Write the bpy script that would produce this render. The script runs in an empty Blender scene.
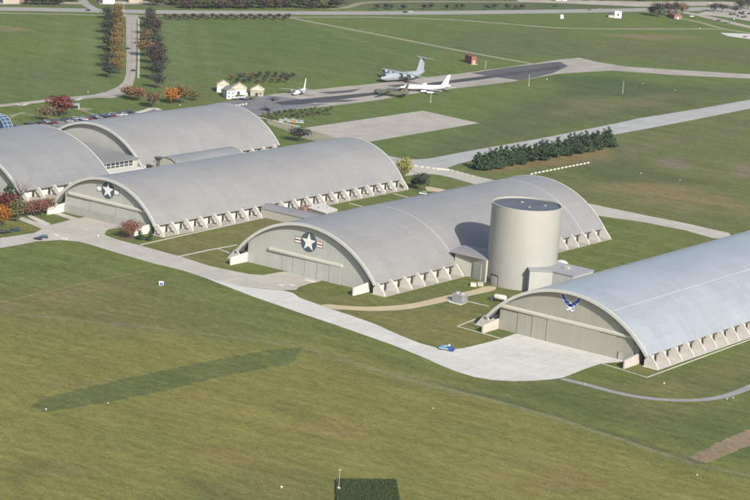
import bpy, math, random
import numpy as np
from mathutils import Vector, Matrix, Euler
R_ = math.radians
rnd = random.Random(7)
S = bpy.context.scene
COL = S.collection

# ---------------------------------------------------------------- camera
CAM = np.array([667.10, -947.79, 284.91]); YAW, PITCH, ROLL, FPX = -0.61932784, 0.2212217, 0.07534844, 2306.319
def cam_axes():
    cy, sy, cp, sp = math.cos(YAW), math.sin(YAW), math.cos(PITCH), math.sin(PITCH)
    f = np.array([sy*cp, cy*cp, -sp]); r = np.array([cy, -sy, 0.]); u = np.cross(r, f)
    cr, sr = math.cos(ROLL), math.sin(ROLL)
    return np.array([cr*r+sr*u, -sr*r+cr*u, f])
AX = cam_axes()
def G(u, v, z=0.):
    """where a surveyed point of the photograph (750 x 500) meets the level z"""
    d = AX.T @ np.array([(u-375)/FPX, -(v-250)/FPX, 1.]); t = (z-CAM[2])/d[2]
    p = CAM + t*d; return (float(p[0]), float(p[1]))
cd = bpy.data.cameras.new('camera'); cam = bpy.data.objects.new('camera', cd); COL.objects.link(cam)
cd.sensor_width = 36; cd.lens = 36*FPX/750; cd.clip_start = 1; cd.clip_end = 30000
m = Matrix(((AX[0][0], AX[1][0], -AX[2][0]), (AX[0][1], AX[1][1], -AX[2][1]), (AX[0][2], AX[1][2], -AX[2][2])))
cam.matrix_world = Matrix.Translation(Vector(CAM)) @ m.to_4x4()
S.camera = cam

# ---------------------------------------------------------------- light
SUN_AZ, SUN_EL = R_(332), R_(31)          # azimuth counter-clockwise from +x
sd = Vector((math.cos(SUN_AZ)*math.cos(SUN_EL), math.sin(SUN_AZ)*math.cos(SUN_EL), math.sin(SUN_EL)))
sl = bpy.data.lights.new('sun', 'SUN'); sl.energy = 4.2; sl.angle = R_(0.55); sl.color = (1, .955, .88)
so = bpy.data.objects.new('sun', sl); COL.objects.link(so); so.rotation_euler = sd.to_track_quat('Z', 'Y').to_euler()
so.location = (0, 0, 600)
W = bpy.data.worlds.new('World'); S.world = W; W.use_nodes = True
nt = W.node_tree; bgn = nt.nodes['Background']; sk = nt.nodes.new('ShaderNodeTexSky')
sk.sky_type = 'NISHITA'; sk.sun_disc = False; sk.sun_elevation = SUN_EL; sk.sun_rotation = math.pi/2 - SUN_AZ
sk.air_density = 1.0; sk.dust_density = 2.0; sk.ozone_density = 1.0
nt.links.new(sk.outputs[0], bgn.inputs[0]); bgn.inputs[1].default_value = 0.10
S.view_settings.view_transform = 'Standard'; S.view_settings.look = 'None'
S.view_settings.exposure = 0.75; S.view_settings.gamma = 1; S.view_settings.use_curve_mapping = False

# ---------------------------------------------------------------- materials
def nodes(name):
    m = bpy.data.materials.new(name); m.use_nodes = True
    t = m.node_tree; b = t.nodes['Principled BSDF']; return m, t, b
def mathn(t, op, a, b=None, c=None, clamp=False):
    n = t.nodes.new('ShaderNodeMath'); n.operation = op; n.use_clamp = clamp
    for i, x in enumerate((a, b, c)):
        if x is None: continue
        if isinstance(x, (int, float)): n.inputs[i].default_value = x
        else: t.links.new(x, n.inputs[i])
    return n.outputs[0]
def noise(t, scale, detail=3, rough=.6, vec=None, stretch=None, coord='Object'):
    if vec is None:
        tc = t.nodes.new('ShaderNodeTexCoord'); vec = tc.outputs[coord]
    if stretch:
        mp = t.nodes.new('ShaderNodeMapping'); mp.inputs['Scale'].default_value = stretch[:3]
        if len(stretch) > 3: mp.inputs['Rotation'].default_value = (0, 0, stretch[3])
        t.links.new(vec, mp.inputs[0]); vec = mp.outputs[0]
    n = t.nodes.new('ShaderNodeTexNoise'); n.inputs['Scale'].default_value = scale
    n.inputs['Detail'].default_value = detail; n.inputs['Roughness'].default_value = rough
    t.links.new(vec, n.inputs['Vector']); return n.outputs['Fac']
def remap(t, x, a, b, c, d, clamp=True):
    n = t.nodes.new('ShaderNodeMapRange'); n.clamp = clamp
    t.links.new(x, n.inputs[0])
    for i, q in enumerate((a, b, c, d)): n.inputs[i+1].default_value = q
    return n.outputs[0]
def scalecol(t, col, fac):
    """colour (tuple or socket) times a factor socket"""
    n = t.nodes.new('ShaderNodeVectorMath'); n.operation = 'SCALE'
    if isinstance(col, tuple): n.inputs[0].default_value = col[:3]
    else: t.links.new(col, n.inputs[0])
    t.links.new(fac, n.inputs['Scale']); return n.outputs[0]
def mixcol(t, f, a, b):
    n = t.nodes.new('ShaderNodeMix'); n.data_type = 'RGBA'
    t.links.new(f, n.inputs[0])
    for i, q in ((6, a), (7, b)):
        if isinstance(q, tuple): n.inputs[i].default_value = (*q[:3], 1)
        else: t.links.new(q, n.inputs[i])
    return n.outputs[2]
def bump(t, b, h, dist, strength=1):
    n = t.nodes.new('ShaderNodeBump'); n.inputs['Distance'].default_value = dist; n.inputs['Strength'].default_value = strength
    t.links.new(h, n.inputs['Height']); t.links.new(n.outputs[0], b.inputs['Normal'])
def plain(name, col, rough=.6, amt=.12, scale=.5, metal=0, spec=.4):
    m, t, b = nodes(name)
    f = remap(t, noise(t, scale, 5, .65), .25, .75, 1-amt, 1+amt)
    t.links.new(scalecol(t, col, f), b.inputs['Base Color'])
    b.inputs['Roughness'].default_value = rough; b.inputs['Metallic'].default_value = metal
    b.inputs['Specular IOR Level'].default_value = spec
    return m
def panelled(name, col, axis, pitch, rough=.55, line=.90, amt=.05, band=None):
    """painted sheet metal: stacked sheets `pitch` metres wide with a thin joint, weather streaks"""
    m, t, b = nodes(name)
    tc = t.nodes.new('ShaderNodeTexCoord'); sp = t.nodes.new('ShaderNodeSeparateXYZ'); t.links.new(tc.outputs['Object'], sp.inputs[0])
    a = sp.outputs['XYZ'.index(axis)]
    fr = mathn(t, 'FRACT', mathn(t, 'DIVIDE', a, pitch))
    ln = mathn(t, 'LESS_THAN', fr, .05)
    fl = mathn(t, 'FLOOR', mathn(t, 'DIVIDE', a, pitch))
    wn = t.nodes.new('ShaderNodeTexWhiteNoise'); wn.noise_dimensions = '1D'; t.links.new(fl, wn.inputs['W'])
    per = remap(t, wn.outputs['Value'], 0, 1, 1-amt*.5, 1+amt*.5)
    st = remap(t, noise(t, .12, 5, .7), .25, .75, 1-amt, 1+amt)
    fine = remap(t, noise(t, .5, 4, .7, stretch=(1, 1, .12)), .2, .8, 1-amt*.6, 1+amt*.6)
    f = mathn(t, 'MULTIPLY', mathn(t, 'MULTIPLY', per, st), mathn(t, 'MULTIPLY', fine, remap(t, ln, 0, 1, 1, line)))
    t.links.new(scalecol(t, col, f), b.inputs['Base Color'])
    b.inputs['Roughness'].default_value = rough
    bump(t, b, ln, -.03, .5)
    return m
def roofing(name, col, tint=(1, 1, 1), rough=.42, amt=.075, spec=.45):
    """long metal roof: seams run over the arch every 0.6 m, sheets in courses, faint cloudy weathering"""
    m, t, b = nodes(name)
    tc = t.nodes.new('ShaderNodeTexCoord'); sp = t.nodes.new('ShaderNodeSeparateXYZ'); t.links.new(tc.outputs['Object'], sp.inputs[0])
    y = sp.outputs[1]
    seam = mathn(t, 'LESS_THAN', mathn(t, 'FRACT', mathn(t, 'DIVIDE', y, .6)), .12)
    blk = mathn(t, 'FLOOR', mathn(t, 'DIVIDE', y, 1.2)); ang = mathn(t, 'FLOOR', mathn(t, 'DIVIDE', sp.outputs[0], 9.0))
    cb = t.nodes.new('ShaderNodeCombineXYZ'); t.links.new(blk, cb.inputs[0]); t.links.new(ang, cb.inputs[1])
    wn = t.nodes.new('ShaderNodeTexWhiteNoise'); wn.noise_dimensions = '2D'; t.links.new(cb.outputs[0], wn.inputs['Vector'])
    per = remap(t, wn.outputs['Value'], 0, 1, 1-amt*.45, 1+amt*.45)
    big = remap(t, noise(t, .025, 5, .6), .3, .7, 1-amt, 1+amt)
    stre = remap(t, noise(t, .3, 5, .7, stretch=(.10, 1, .10)), .25, .75, 1-amt*.8, 1+amt*.8)
    crs = remap(t, noise(t, .5, 6, .8, stretch=(1, .06, 1)), .3, .7, 1-amt*.9, 1+amt*.9)
    f = mathn(t, 'MULTIPLY', mathn(t, 'MULTIPLY', mathn(t, 'MULTIPLY', per, crs), big), mathn(t, 'MULTIPLY', stre, remap(t, seam, 0, 1, 1.004, .97)))
    t.links.new(scalecol(t, col, f), b.inputs['Base Color'])
    r = remap(t, noise(t, .05, 4, .6), .3, .7, rough-.05, rough+.08); t.links.new(r, b.inputs['Roughness'])
    b.inputs['Specular IOR Level'].default_value = spec
    bump(t, b, seam, .04, .35)
    return m
def leafy(name, c1, c2, c3=None):
    m, t, b = nodes(name)
    g = t.nodes.new('ShaderNodeNewGeometry')
    oi = t.nodes.new('ShaderNodeObjectInfo')
    r = g.outputs['Random Per Island']
    col = mixcol(t, r, c1, c2)
    if c3: col = mixcol(t, remap(t, noise(t, .25, 2), .45, .6, 0, 1), col, c3)
    f = remap(t, oi.outputs['Random'], 0, 1, .82, 1.18)
    t.links.new(scalecol(t, col, f), b.inputs['Base Color']); b.inputs['Roughness'].default_value = .75
    b.inputs['Specular IOR Level'].default_value = .2
    return m
def concrete(name, col, joint=None, amt=.12, crack=True, dark=.8, jw=.06):
    m, t, b = nodes(name)
    big = remap(t, noise(t, .03, 5, .65), .3, .7, 1-amt*.8, 1+amt*.8)
    med = remap(t, noise(t, .35, 5, .7), .25, .75, 1-amt, 1+amt)
    f = mathn(t, 'MULTIPLY', big, med)
    st = remap(t, noise(t, .08, 4, .6, stretch=(1, .12, 1)), .55, .75, 1, 1-amt)
    f = mathn(t, 'MULTIPLY', f, st)
    if joint:
        tc = t.nodes.new('ShaderNodeTexCoord'); sp = t.nodes.new('ShaderNodeSeparateXYZ'); t.links.new(tc.outputs['Object'], sp.inputs[0])
        js = []
        fls = []
        for k in (0, 1):
            q = mathn(t, 'DIVIDE', sp.outputs[k], joint)
            js.append(mathn(t, 'LESS_THAN', mathn(t, 'FRACT', q), jw)); fls.append(mathn(t, 'FLOOR', q))
        j = mathn(t, 'MAXIMUM', js[0], js[1])
        cb = t.nodes.new('ShaderNodeCombineXYZ'); t.links.new(fls[0], cb.inputs[0]); t.links.new(fls[1], cb.inputs[1])
        wn = t.nodes.new('ShaderNodeTexWhiteNoise'); wn.noise_dimensions = '2D'; t.links.new(cb.outputs[0], wn.inputs['Vector'])
        f = mathn(t, 'MULTIPLY', f, remap(t, wn.outputs['Value'], 0, 1, 1-amt*.5, 1+amt*.5))
        f = mathn(t, 'MULTIPLY', f, remap(t, j, 0, 1, 1, dark))
    vo = t.nodes.new('ShaderNodeTexVoronoi'); vo.feature = 'DISTANCE_TO_EDGE'; vo.inputs['Scale'].default_value = .045; tcv = t.nodes.new('ShaderNodeTexCoord'); t.links.new(tcv.outputs['Object'], vo.inputs['Vector'])
    if crack: f = mathn(t, 'MULTIPLY', f, remap(t, vo.outputs['Distance'], .003, .009, .93, 1))
    f = mathn(t, 'MULTIPLY', f, remap(t, noise(t, .18, 3, .5), .66, .74, 1, .86))
    t.links.new(scalecol(t, col, f), b.inputs['Base Color']); b.inputs['Roughness'].default_value = .85
    b.inputs['Specular IOR Level'].default_value = .25
    return m
def grassmat(name, attr=None, col=(.1, .1, .04), dry=(.16, .135, .06)):
    m, t, b = nodes(name)
    if attr:
        a = t.nodes.new('ShaderNodeAttribute'); a.attribute_name = attr; base = a.outputs['Color']
        base2 = t.nodes.new('ShaderNodeVectorMath'); base2.operation = 'MULTIPLY'; t.links.new(base, base2.inputs[0]); base2.inputs[1].default_value = (1.38, 1.17, 1.2); dryc = base2.outputs[0]
    else: base = col; dryc = dry
    w1 = remap(t, noise(t, .012, 5, .65), .42, .66, 0, .75)
    w2 = remap(t, noise(t, .05, 5, .7, stretch=(.25, 1, 1, .15)), .45, .7, 0, .8)
    w3 = remap(t, noise(t, .35, 5, .8, stretch=(.25, 1, 1, .15)), .46, .66, 0, .9)
    w = mathn(t, 'MAXIMUM', mathn(t, 'MAXIMUM', w1, w2), w3)
    c = mixcol(t, w, base, dryc)
    lum = remap(t, noise(t, .38, 9, .9, stretch=(.5, 1, 1, .15)), .38, .62, .66, 1.34)
    lum2 = remap(t, noise(t, .08, 6, .75, stretch=(.3, 1, 1, .15)), .32, .68, .80, 1.2)
    # passes of the mower, about four metres wide
    wv = t.nodes.new('ShaderNodeTexWave'); tc = t.nodes.new('ShaderNodeTexCoord'); mp = t.nodes.new('ShaderNodeMapping')
    mp.inputs['Rotation'].default_value = (0, 0, 1.32); t.links.new(tc.outputs['Object'], mp.inputs[0]); t.links.new(mp.outputs[0], wv.inputs[0])
    wv.inputs['Scale'].default_value = .035; wv.inputs['Distortion'].default_value = 3.0; wv.inputs['Detail'].default_value = 3; wv.inputs['Detail Scale'].default_value = .4
    mow = remap(t, wv.outputs['Fac'], 0, 1, .965, 1.035)
    fine = remap(t, noise(t, 1.3, 3, .7), .38, .62, .76, 1.26)
    f = mathn(t, 'MULTIPLY', mathn(t, 'MULTIPLY', mathn(t, 'MULTIPLY', lum, fine), lum2), mow)
    t.links.new(scalecol(t, c, f), b.inputs['Base Color']); b.inputs['Roughness'].default_value = .95
    b.inputs['Specular IOR Level'].default_value = .1
    bump(t, b, noise(t, 1.5, 3, .8), .35, .6)
    return m

M = {}
M['roof'] = roofing('roof_metal', (.200, .197, .190))
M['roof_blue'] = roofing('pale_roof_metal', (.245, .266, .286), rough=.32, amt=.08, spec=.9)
M['roof_darker'] = roofing('grey_roof_metal', (.182, .183, .183))
M['rim'] = plain('arch_rim_paint', (.40, .40, .37), .5, .08, .3)
M['soffit'] = plain('soffit', (.16, .155, .14), .7, .1)
M['facade'] = panelled('facade_sheet', (.330, .333, .304), 'X', 3.0, amt=.06)
M['facade_warm'] = panelled('facade_sheet_warm', (.262, .254, .213), 'X', 3.0, amt=.06)
M['facade_low'] = panelled('facade_base_sheet', (.265, .268, .24), 'X', 3.0, amt=.07)
M['door'] = panelled('hangar_door_sheet', (.325, .327, .298), 'X', 1.5, amt=.05)
M['door_warm'] = panelled('hangar_door_sheet_warm', (.265, .258, .215), 'X', 1.5, amt=.05)
M['rail'] = plain('rail_paint', (.40, .39, .33), .5, .08)
M['dark'] = plain('dark_opening', (.03, .032, .034), .5, .2)
M['glass'] = plain('dark_glazing', (.028, .04, .05), .12, .2, .3, 0, .8)
M['white'] = plain('white_paint', (.60, .595, .57), .5, .06, .8)
M['cream'] = plain('cream_wall', (.47, .455, .41), .7, .10, .4)
M['buttress'] = plain('buttress_concrete', (.43, .41, .37), .8, .14, .5)
M['buttress_pink'] = plain('buttress_concrete_pink', (.41, .385, .35), .8, .14, .5)
M['panel'] = plain('side_panel', (.47, .455, .42), .7, .12, .4)
M['panel_pink'] = plain('side_panel_pink', (.385, .35, .315), .75, .12, .4)
M['panel_grey'] = plain('side_band', (.33, .325, .28), .7, .1, .4)
M['tower'] = panelled('tower_sheet', (.45, .435, .355), 'X', 2.4, amt=.045, line=.95)
M['conn'] = plain('connector_wall', (.33, .32, .27), .65, .08, .4)
M['brick'] = plain('red_brick', (.20, .125, .10), .85, .2, .8)
M['tan'] = plain('tan_wall', (.30, .26, .21), .85, .1, .5)
M['navy'] = plain('navy_paint', (.022, .04, .085), .5, .1)
M['navy_grey'] = plain('faded_navy_paint', (.055, .075, .095), .5, .12)
M['blue'] = plain('blue_paint', (.025, .07, .26), .45, .1)
M['red'] = plain('red_paint', (.38, .06, .05), .5, .1)
M['dull_red'] = plain('dull_red_paint', (.16, .05, .055), .6, .1)
M['grey_paint'] = plain('grey_aircraft_paint', (.215, .245, .265), .5, .1, .3)
M['white_plane'] = plain('white_aircraft_paint', (.55, .56, .56), .4, .06, .3)
M['camo'] = plain('camouflage_paint', (.085, .095, .065), .6, .55, .25)
M['silver'] = plain('bare_aluminium', (.42, .43, .43), .4, .1, .3, .4)
M['dark_plane'] = plain('dark_grey_aircraft_paint', (.07, .075, .08), .55, .15, .3)
M['orange'] = plain('orange_paint', (.42, .18, .07), .6, .1)
M['tyre'] = plain('tyre_rubber', (.02, .02, .02), .8, .1)
M['asphalt'] = concrete('asphalt', (.078, .077, .079), None, .22)
M['asphalt_grey'] = concrete('worn_asphalt', (.15, .15, .155), 30, .16, dark=.85, jw=.012)
M['tar'] = concrete('fresh_tarmac', (.050, .051, .057), None, .25)
M['conc_old'] = concrete('old_concrete', (.35, .33, .285), 7.6, .09, dark=.86, jw=.04)
M['conc_new'] = concrete('new_concrete', (.44, .43, .392), 7.6, .09, dark=.84, jw=.04)
M['conc_run'] = concrete('runway_concrete', (.285, .258, .225), 15, .15, dark=.8, jw=.02)
M['conc_grey'] = concrete('taxiway_concrete', (.30, .30, .285), 12, .10, dark=.84, jw=.03)
M['conc_pad'] = concrete('pad_concrete', (.31, .285, .24), 9, .11, dark=.84, jw=.03)
M['gravel'] = concrete('tan_gravel', (.40, .325, .215), None, .1)
M['grey_path'] = concrete('grey_asphalt_path', (.23, .22, .215), None, .1)
M['walk'] = concrete('pale_concrete_walk', (.42, .40, .34), 3, .08)
M['trail'] = concrete('worn_trail', (.215, .20, .135), None, .14)
M['road'] = concrete('highway_surface', (.25, .24, .215), None, .1)
M['stain'] = concrete('apron_stains', (.30, .285, .25), None, .1)
M['bark'] = plain('bark', (.07, .055, .042), .9, .25, 3)
M['grass'] = grassmat('ground_grass', 'tint')
M['lawn'] = grassmat('lawn_between_hangars', None, (.105, .108, .036), (.165, .14, .058))
M['lawn_green'] = grassmat('green_lawn', None, (.072, .10, .032), (.12, .13, .05))
M['mulch'] = plain('mulch_bed', (.14, .085, .05), .95, .2, .6)
M['l_orange'] = leafy('orange_leaves', (.27, .10, .022), (.36, .15, .03), (.22, .11, .03))
M['l_gold'] = leafy('golden_leaves', (.125, .092, .034), (.165, .11, .038), (.09, .08, .034))
M['l_tan'] = leafy('tan_leaves', (.12, .085, .048), (.17, .11, .058), (.095, .078, .042))
M['l_red'] = leafy('crimson_leaves', (.085, .026, .024), (.145, .042, .036), (.07, .034, .026))
M['l_russet'] = leafy('russet_leaves', (.12, .062, .045), (.18, .085, .06), (.09, .06, .042))
M['l_purple'] = leafy('purple_brown_leaves', (.042, .034, .03), (.07, .047, .042), (.034, .038, .03))
M['l_dark'] = leafy('dark_green_leaves', (.030, .04, .03), (.055, .062, .042), (.028, .036, .03))
M['l_green'] = leafy('green_leaves', (.045, .065, .025), (.08, .10, .04), (.035, .05, .022))
M['l_olive'] = leafy('olive_leaves', (.085, .085, .04), (.14, .125, .055), (.06, .065, .035))
M['l_pine'] = leafy('pine_needles', (.022, .045, .022), (.048, .080, .040), (.020, .038, .020))
M['l_yellow'] = leafy('yellow_green_leaves', (.20, .16, .04), (.16, .16, .05), (.09, .10, .035))
M['twig'] = leafy('bare_twigs', (.16, .12, .10), (.22, .17, .145))

# ---------------------------------------------------------------- mesh helpers
class MB:
    def __init__(s): s.v = []; s.f = []
    def add(s, vs, fs):
        o = len(s.v); s.v += [tuple(map(float, p)) for p in vs]; s.f += [tuple(i+o for i in f) for f in fs]; return s
    def box(s, x0, x1, y0, y1, z0, z1):
        return s.add([(x0,y0,z0),(x1,y0,z0),(x1,y1,z0),(x0,y1,z0),(x0,y0,z1),(x1,y0,z1),(x1,y1,z1),(x0,y1,z1)],
                     [(0,3,2,1),(4,5,6,7),(0,1,5,4),(1,2,6,5),(2,3,7,6),(3,0,4,7)])
    def prism(s, pts, axis, a, b):
        """polygon extruded along an axis; axis 'y': pts are (x,z); 'z': (x,y); 'x': (y,z)"""
        n = len(pts)
        def P(p, t): return {'y': (p[0], t, p[1]), 'z': (p[0], p[1], t), 'x': (t, p[0], p[1])}[axis]
        vs = [P(p, a) for p in pts]+[P(p, b) for p in pts]
        return s.add(vs, [tuple(range(n))[::-1], tuple(range(n, 2*n))]+[(i, (i+1) % n, n+(i+1) % n, n+i) for i in range(n)])
    def tube(s, a, b, r0, r1=None, n=8, caps=True):
        r1 = r0 if r1 is None else r1
        a = Vector(a); b = Vector(b); d = (b-a).normalized(); u = d.orthogonal().normalized(); w = d.cross(u)
        vs = [a+(u*math.cos(2*math.pi*i/n)+w*math.sin(2*math.pi*i/n))*r0 for i in range(n)]
        vs += [b+(u*math.cos(2*math.pi*i/n)+w*math.sin(2*math.pi*i/n))*r1 for i in range(n)]
        fs = [(i, (i+1) % n, n+(i+1) % n, n+i) for i in range(n)]
        if caps: fs += [tuple(range(n))[::-1], tuple(range(n, 2*n))]
        return s.add(vs, fs)
    def loft(s, rings):
        """closed rings of equal length"""
        n = len(rings[0]); vs = [p for r in rings for p in r]; fs = []
        for k in range(len(rings)-1):
            for i in range(n): fs.append((k*n+i, k*n+(i+1) % n, (k+1)*n+(i+1) % n, (k+1)*n+i))
        fs += [tuple(range(n))[::-1], tuple(range((len(rings)-1)*n, len(rings)*n))]
        return s.add(vs, fs)
    def build(s, name, mat, parent=None, smooth=False, loc=None, rz=0, bevel=0):
        me = bpy.data.meshes.new(name); me.from_pydata(s.v, [], s.f); me.validate(); me.update()
        import bmesh
        bm = bmesh.new(); bm.from_mesh(me); bmesh.ops.recalc_face_normals(bm, faces=bm.faces)
        bm.to_mesh(me); bm.free()
        if smooth:
            for p in me.polygons: p.use_smooth = True
            try: me.set_sharp_from_angle(angle=R_(35))
            except Exception: pass
        me.materials.append(mat)
        o = bpy.data.objects.new(name, me); COL.objects.link(o)
        if parent: o.parent = parent
        if loc: o.location = loc
        o.rotation_euler.z = rz
        if bevel:
            md = o.modifiers.new('bevel', 'BEVEL'); md.width = bevel; md.segments = 2; md.limit_method = 'ANGLE'
        return o
def tag(o, label, cat, group=None, kind=None):
    if label: o['label'] = label
    if cat: o['category'] = cat
    if group: o['group'] = group
    if kind: o['kind'] = kind
    return o
def thing(name, loc, label, cat, rz=0, group=None):
    o = bpy.data.objects.new(name, None); COL.objects.link(o); o.empty_display_size = 2
    o.location = (loc[0], loc[1], loc[2] if len(loc) > 2 else 0); o.rotation_euler.z = rz
    return tag(o, label, cat, group)
def copy_tree(o, parent=None):
    c = o.copy(); COL.objects.link(c)
    c.parent = parent
    for ch in [x for x in KIDS.get(o.name, [])]:
        copy_tree(ch, c)
    return c
KIDS = {}
def register(root):
    """remember a prototype's children so that copying needs no scene search"""
    for o in list(bpy.data.objects):
        if o.parent: KIDS.setdefault(o.parent.name, [])
    KIDS.clear()
    for o in bpy.data.objects:
        if o.parent: KIDS.setdefault(o.parent.name, []).append(o)
def copies(proto, placements):
    """placements: list of (x, y, z, rz, scale, label, group); the first moves the prototype itself"""
    register(proto)
    out = []
    for i, (x, y, z, rz, sc, label, group) in enumerate(placements):
        o = proto if i == 0 else copy_tree(proto)
        out.append((o, (x, y, z, rz, sc, label, group)))
    for o, (x, y, z, rz, sc, label, group) in out:
        o.location = (x, y, z); o.rotation_euler.z = rz
        o.scale = (sc, sc, sc) if isinstance(sc, (int, float)) else sc
        if label: o['label'] = label
        if group: o['group'] = group
    return [o for o, _ in out]
ORD = ['first','second','third','fourth','fifth','sixth','seventh','eighth','ninth','tenth','eleventh','twelfth','thirteenth','fourteenth',
 'fifteenth','sixteenth','seventeenth','eighteenth','nineteenth','twentieth']
def ordw(i):
    if i < 20: return ORD[i]
    tens = {2: 'twenty', 3: 'thirty', 4: 'forty', 5: 'fifty', 6: 'sixty'}; t, u = divmod(i+1, 10)
    if u == 0: return {3: 'thirtieth', 4: 'fortieth', 5: 'fiftieth', 6: 'sixtieth'}[t]
    return tens[t]+'-'+ORD[u-1]

# ---------------------------------------------------------------- the ground sheet
def nonuni(a, b, step, far):
    mid = list(np.arange(a, b+.1, step)); lo = []; hi = []; d = step; x = a
    while x > -far: d *= 1.35; x -= d; lo.append(max(x, -far))
    d = step; x = b
    while x < far: d *= 1.35; x += d; hi.append(min(x, far))
    return np.array(lo[::-1]+mid+hi)
gx = nonuni(-1080, 420, 4, 6000); gy = nonuni(-460, 1700, 4, 6000)
XX, YY = np.meshgrid(gx, gy); nx, ny = len(gx), len(gy)
PX = XX.ravel(); PY = YY.ravel()
def proj_px(x, y):
    d = np.stack([x-CAM[0], y-CAM[1], 0*x-CAM[2]], -1) @ AX.T
    z = np.maximum(d[:, 2], 1.)
    return 375+FPX*d[:, 0]/z, 250-FPX*d[:, 1]/z
rs = np.random.RandomState(3)
def vnoise(x, y, sc, seed):
    r = np.random.RandomState(seed).rand(257, 257); X = x/sc; Y = y/sc
    xi = np.floor(X).astype(int); yi = np.floor(Y).astype(int); fx = X-xi; fy = Y-yi; fx = fx*fx*(3-2*fx); fy = fy*fy*(3-2*fy)
    g = lambda a, b: r[a % 257, b % 257]
    return (g(xi, yi)*(1-fx)+g(xi+1, yi)*fx)*(1-fy)+(g(xi, yi+1)*(1-fx)+g(xi+1, yi+1)*fx)*fy
FG = np.array([.124, .128, .038]); BK = np.array([.078, .112, .033]); MID = np.array([.090, .112, .033])
col = np.tile(MID, (len(PX), 1))
def soft_poly(pts, soft, jit=.6, seed=1):
    w = np.array([G(*p) for p in pts]); lo = w.min(0)-soft*2; hi = w.max(0)+soft*2
    idx = np.where((PX > lo[0]) & (PX < hi[0]) & (PY > lo[1]) & (PY < hi[1]))[0]
    x, y = PX[idx], PY[idx]; ins = np.zeros(len(idx), bool); dist = np.full(len(idx), 1e9)
    for i in range(len(w)):
        a = w[i]; b = w[(i+1) % len(w)]
        c = ((a[1] > y) != (b[1] > y)) & (x < (b[0]-a[0])*(y-a[1])/((b[1]-a[1]) or 1e-9)+a[0]); ins ^= c
        d = b-a; t = np.clip(((x-a[0])*d[0]+(y-a[1])*d[1])/(d@d), 0, 1)
        dist = np.minimum(dist, np.hypot(x-a[0]-t*d[0], y-a[1]-t*d[1]))
    s = np.where(ins, dist, -dist)+(vnoise(x, y, soft*1.6+6, seed)-.5)*soft*jit*2
    return idx, np.clip(s/soft*.5+.5, 0, 1)
def soft_line(pts, width, soft, seed=5):
    w = np.array([G(*p) for p in pts]); lo = w.min(0)-width-soft*2; hi = w.max(0)+width+soft*2
    idx = np.where((PX > lo[0]) & (PX < hi[0]) & (PY > lo[1]) & (PY < hi[1]))[0]
    x, y = PX[idx], PY[idx]; dist = np.full(len(idx), 1e9)
    for i in range(len(w)-1):
        a = w[i]; b = w[i+1]; d = b-a; t = np.clip(((x-a[0])*d[0]+(y-a[1])*d[1])/(d@d), 0, 1)
        dist = np.minimum(dist, np.hypot(x-a[0]-t*d[0], y-a[1]-t*d[1]))
    return idx, np.clip((width/2-dist+(vnoise(x, y, 18, seed)-.5)*soft)/soft+.5, 0, 1)
def paint(iw, c, k=1.):
    idx, w = iw; w = (w*k)[:, None]; col[idx] = col[idx]*(1-w)+np.array(c)*w
# broad fields: the far airfield is greener, the near field drier
paint(soft_poly([(-400,-60),(1100,-60),(1100,80),(760,95),(600,130),(420,190),(200,160),(0,130),(-300,130)], 60, seed=2), BK)
paint(soft_poly([(-400,310),(0,312),(90,322),(180,332),(250,340),(300,346),(360,364),(415,381),(507,403),(572,423),(643,446),(694,464),(760,478),(1000,520),(1000,900),(-400,900)], 26, seed=3), FG)
paint(soft_poly([(-100,248),(60,242),(170,272),(290,312),(300,340),(180,328),(60,312),(-100,300)], 12, seed=4), (.088,.112,.034), .8)
paint(soft_poly([(-40,300),(40,290),(130,280),(200,300),(250,330),(170,330),(0,318)], 20, seed=5), (.105,.105,.042), .7)
paint(soft_poly([(-20,310),(60,294),(120,282),(125,286),(60,299),(-20,318)], 5, seed=6), (.135,.115,.055), .6)
if 0: paint(soft_poly([(33,405),(70,393),(180,366),(255,352),(300,350),(290,362),(220,376),(120,397),(55,412)], 3, .6, seed=7), (.060,.078,.028), .95)
paint(soft_poly([(8,470),(45,462),(52,470),(15,482)], 6, seed=8), (.07,.078,.03), .7)
paint(soft_poly([(180,476),(280,470),(330,478),(330,540),(150,540)], 14, seed=9), (.085,.095,.035), .6)
paint(soft_poly([(380,358),(470,382),(560,386),(640,402),(720,404),(760,392),(760,470),(660,440),(560,410),(430,376)], 10, seed=10), (.066,.088,.032), .8)
paint(soft_poly([(590,400),(640,396),(720,404),(700,418),(640,420)], 10, seed=11), (.10,.10,.042), .6)
if 0: paint(soft_poly([(692,456),(715,445),(735,434),(760,428),(760,444),(735,452),(705,463)], 2.5, .5, seed=12), (.155,.118,.08), .9)
paint(soft_poly([(640,375),(750,352),(760,390),(700,396),(620,385)], 10, seed=13), (.082,.098,.038), .7)
paint(soft_poly([(140,246),(200,233),(268,218),(300,225),(245,240),(228,256),(238,268),(205,262),(170,256)], 6, 1, seed=41), (.122,.116,.048), .75)
paint(soft_poly([(345,312),(400,311),(440,303),(470,303),(500,308),(500,336),(470,346),(440,345),(400,333),(365,320)], 6, 1, seed=42), (.120,.116,.045), .75)
paint(soft_poly([(300,284),(350,295),(400,300),(440,288),(440,296),(400,305),(350,306),(318,300)], 5, 1, seed=43), (.105,.110,.042), .6)
paint(soft_poly([(590,384),(640,384),(690,376),(750,352),(760,372),(700,396),(640,396)], 8, 1, seed=44), (.112,.114,.045), .7)
paint(soft_poly([(390,268),(440,290),(480,284),(480,290),(430,300),(390,300)], 5, 1, seed=45), (.10,.105,.04), .5)
paint(soft_poly([(340,205),(400,196),(420,198),(470,178),(500,185),(430,205),(350,212)], 6, 1, seed=46), (.105,.11,.045), .5)
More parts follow.
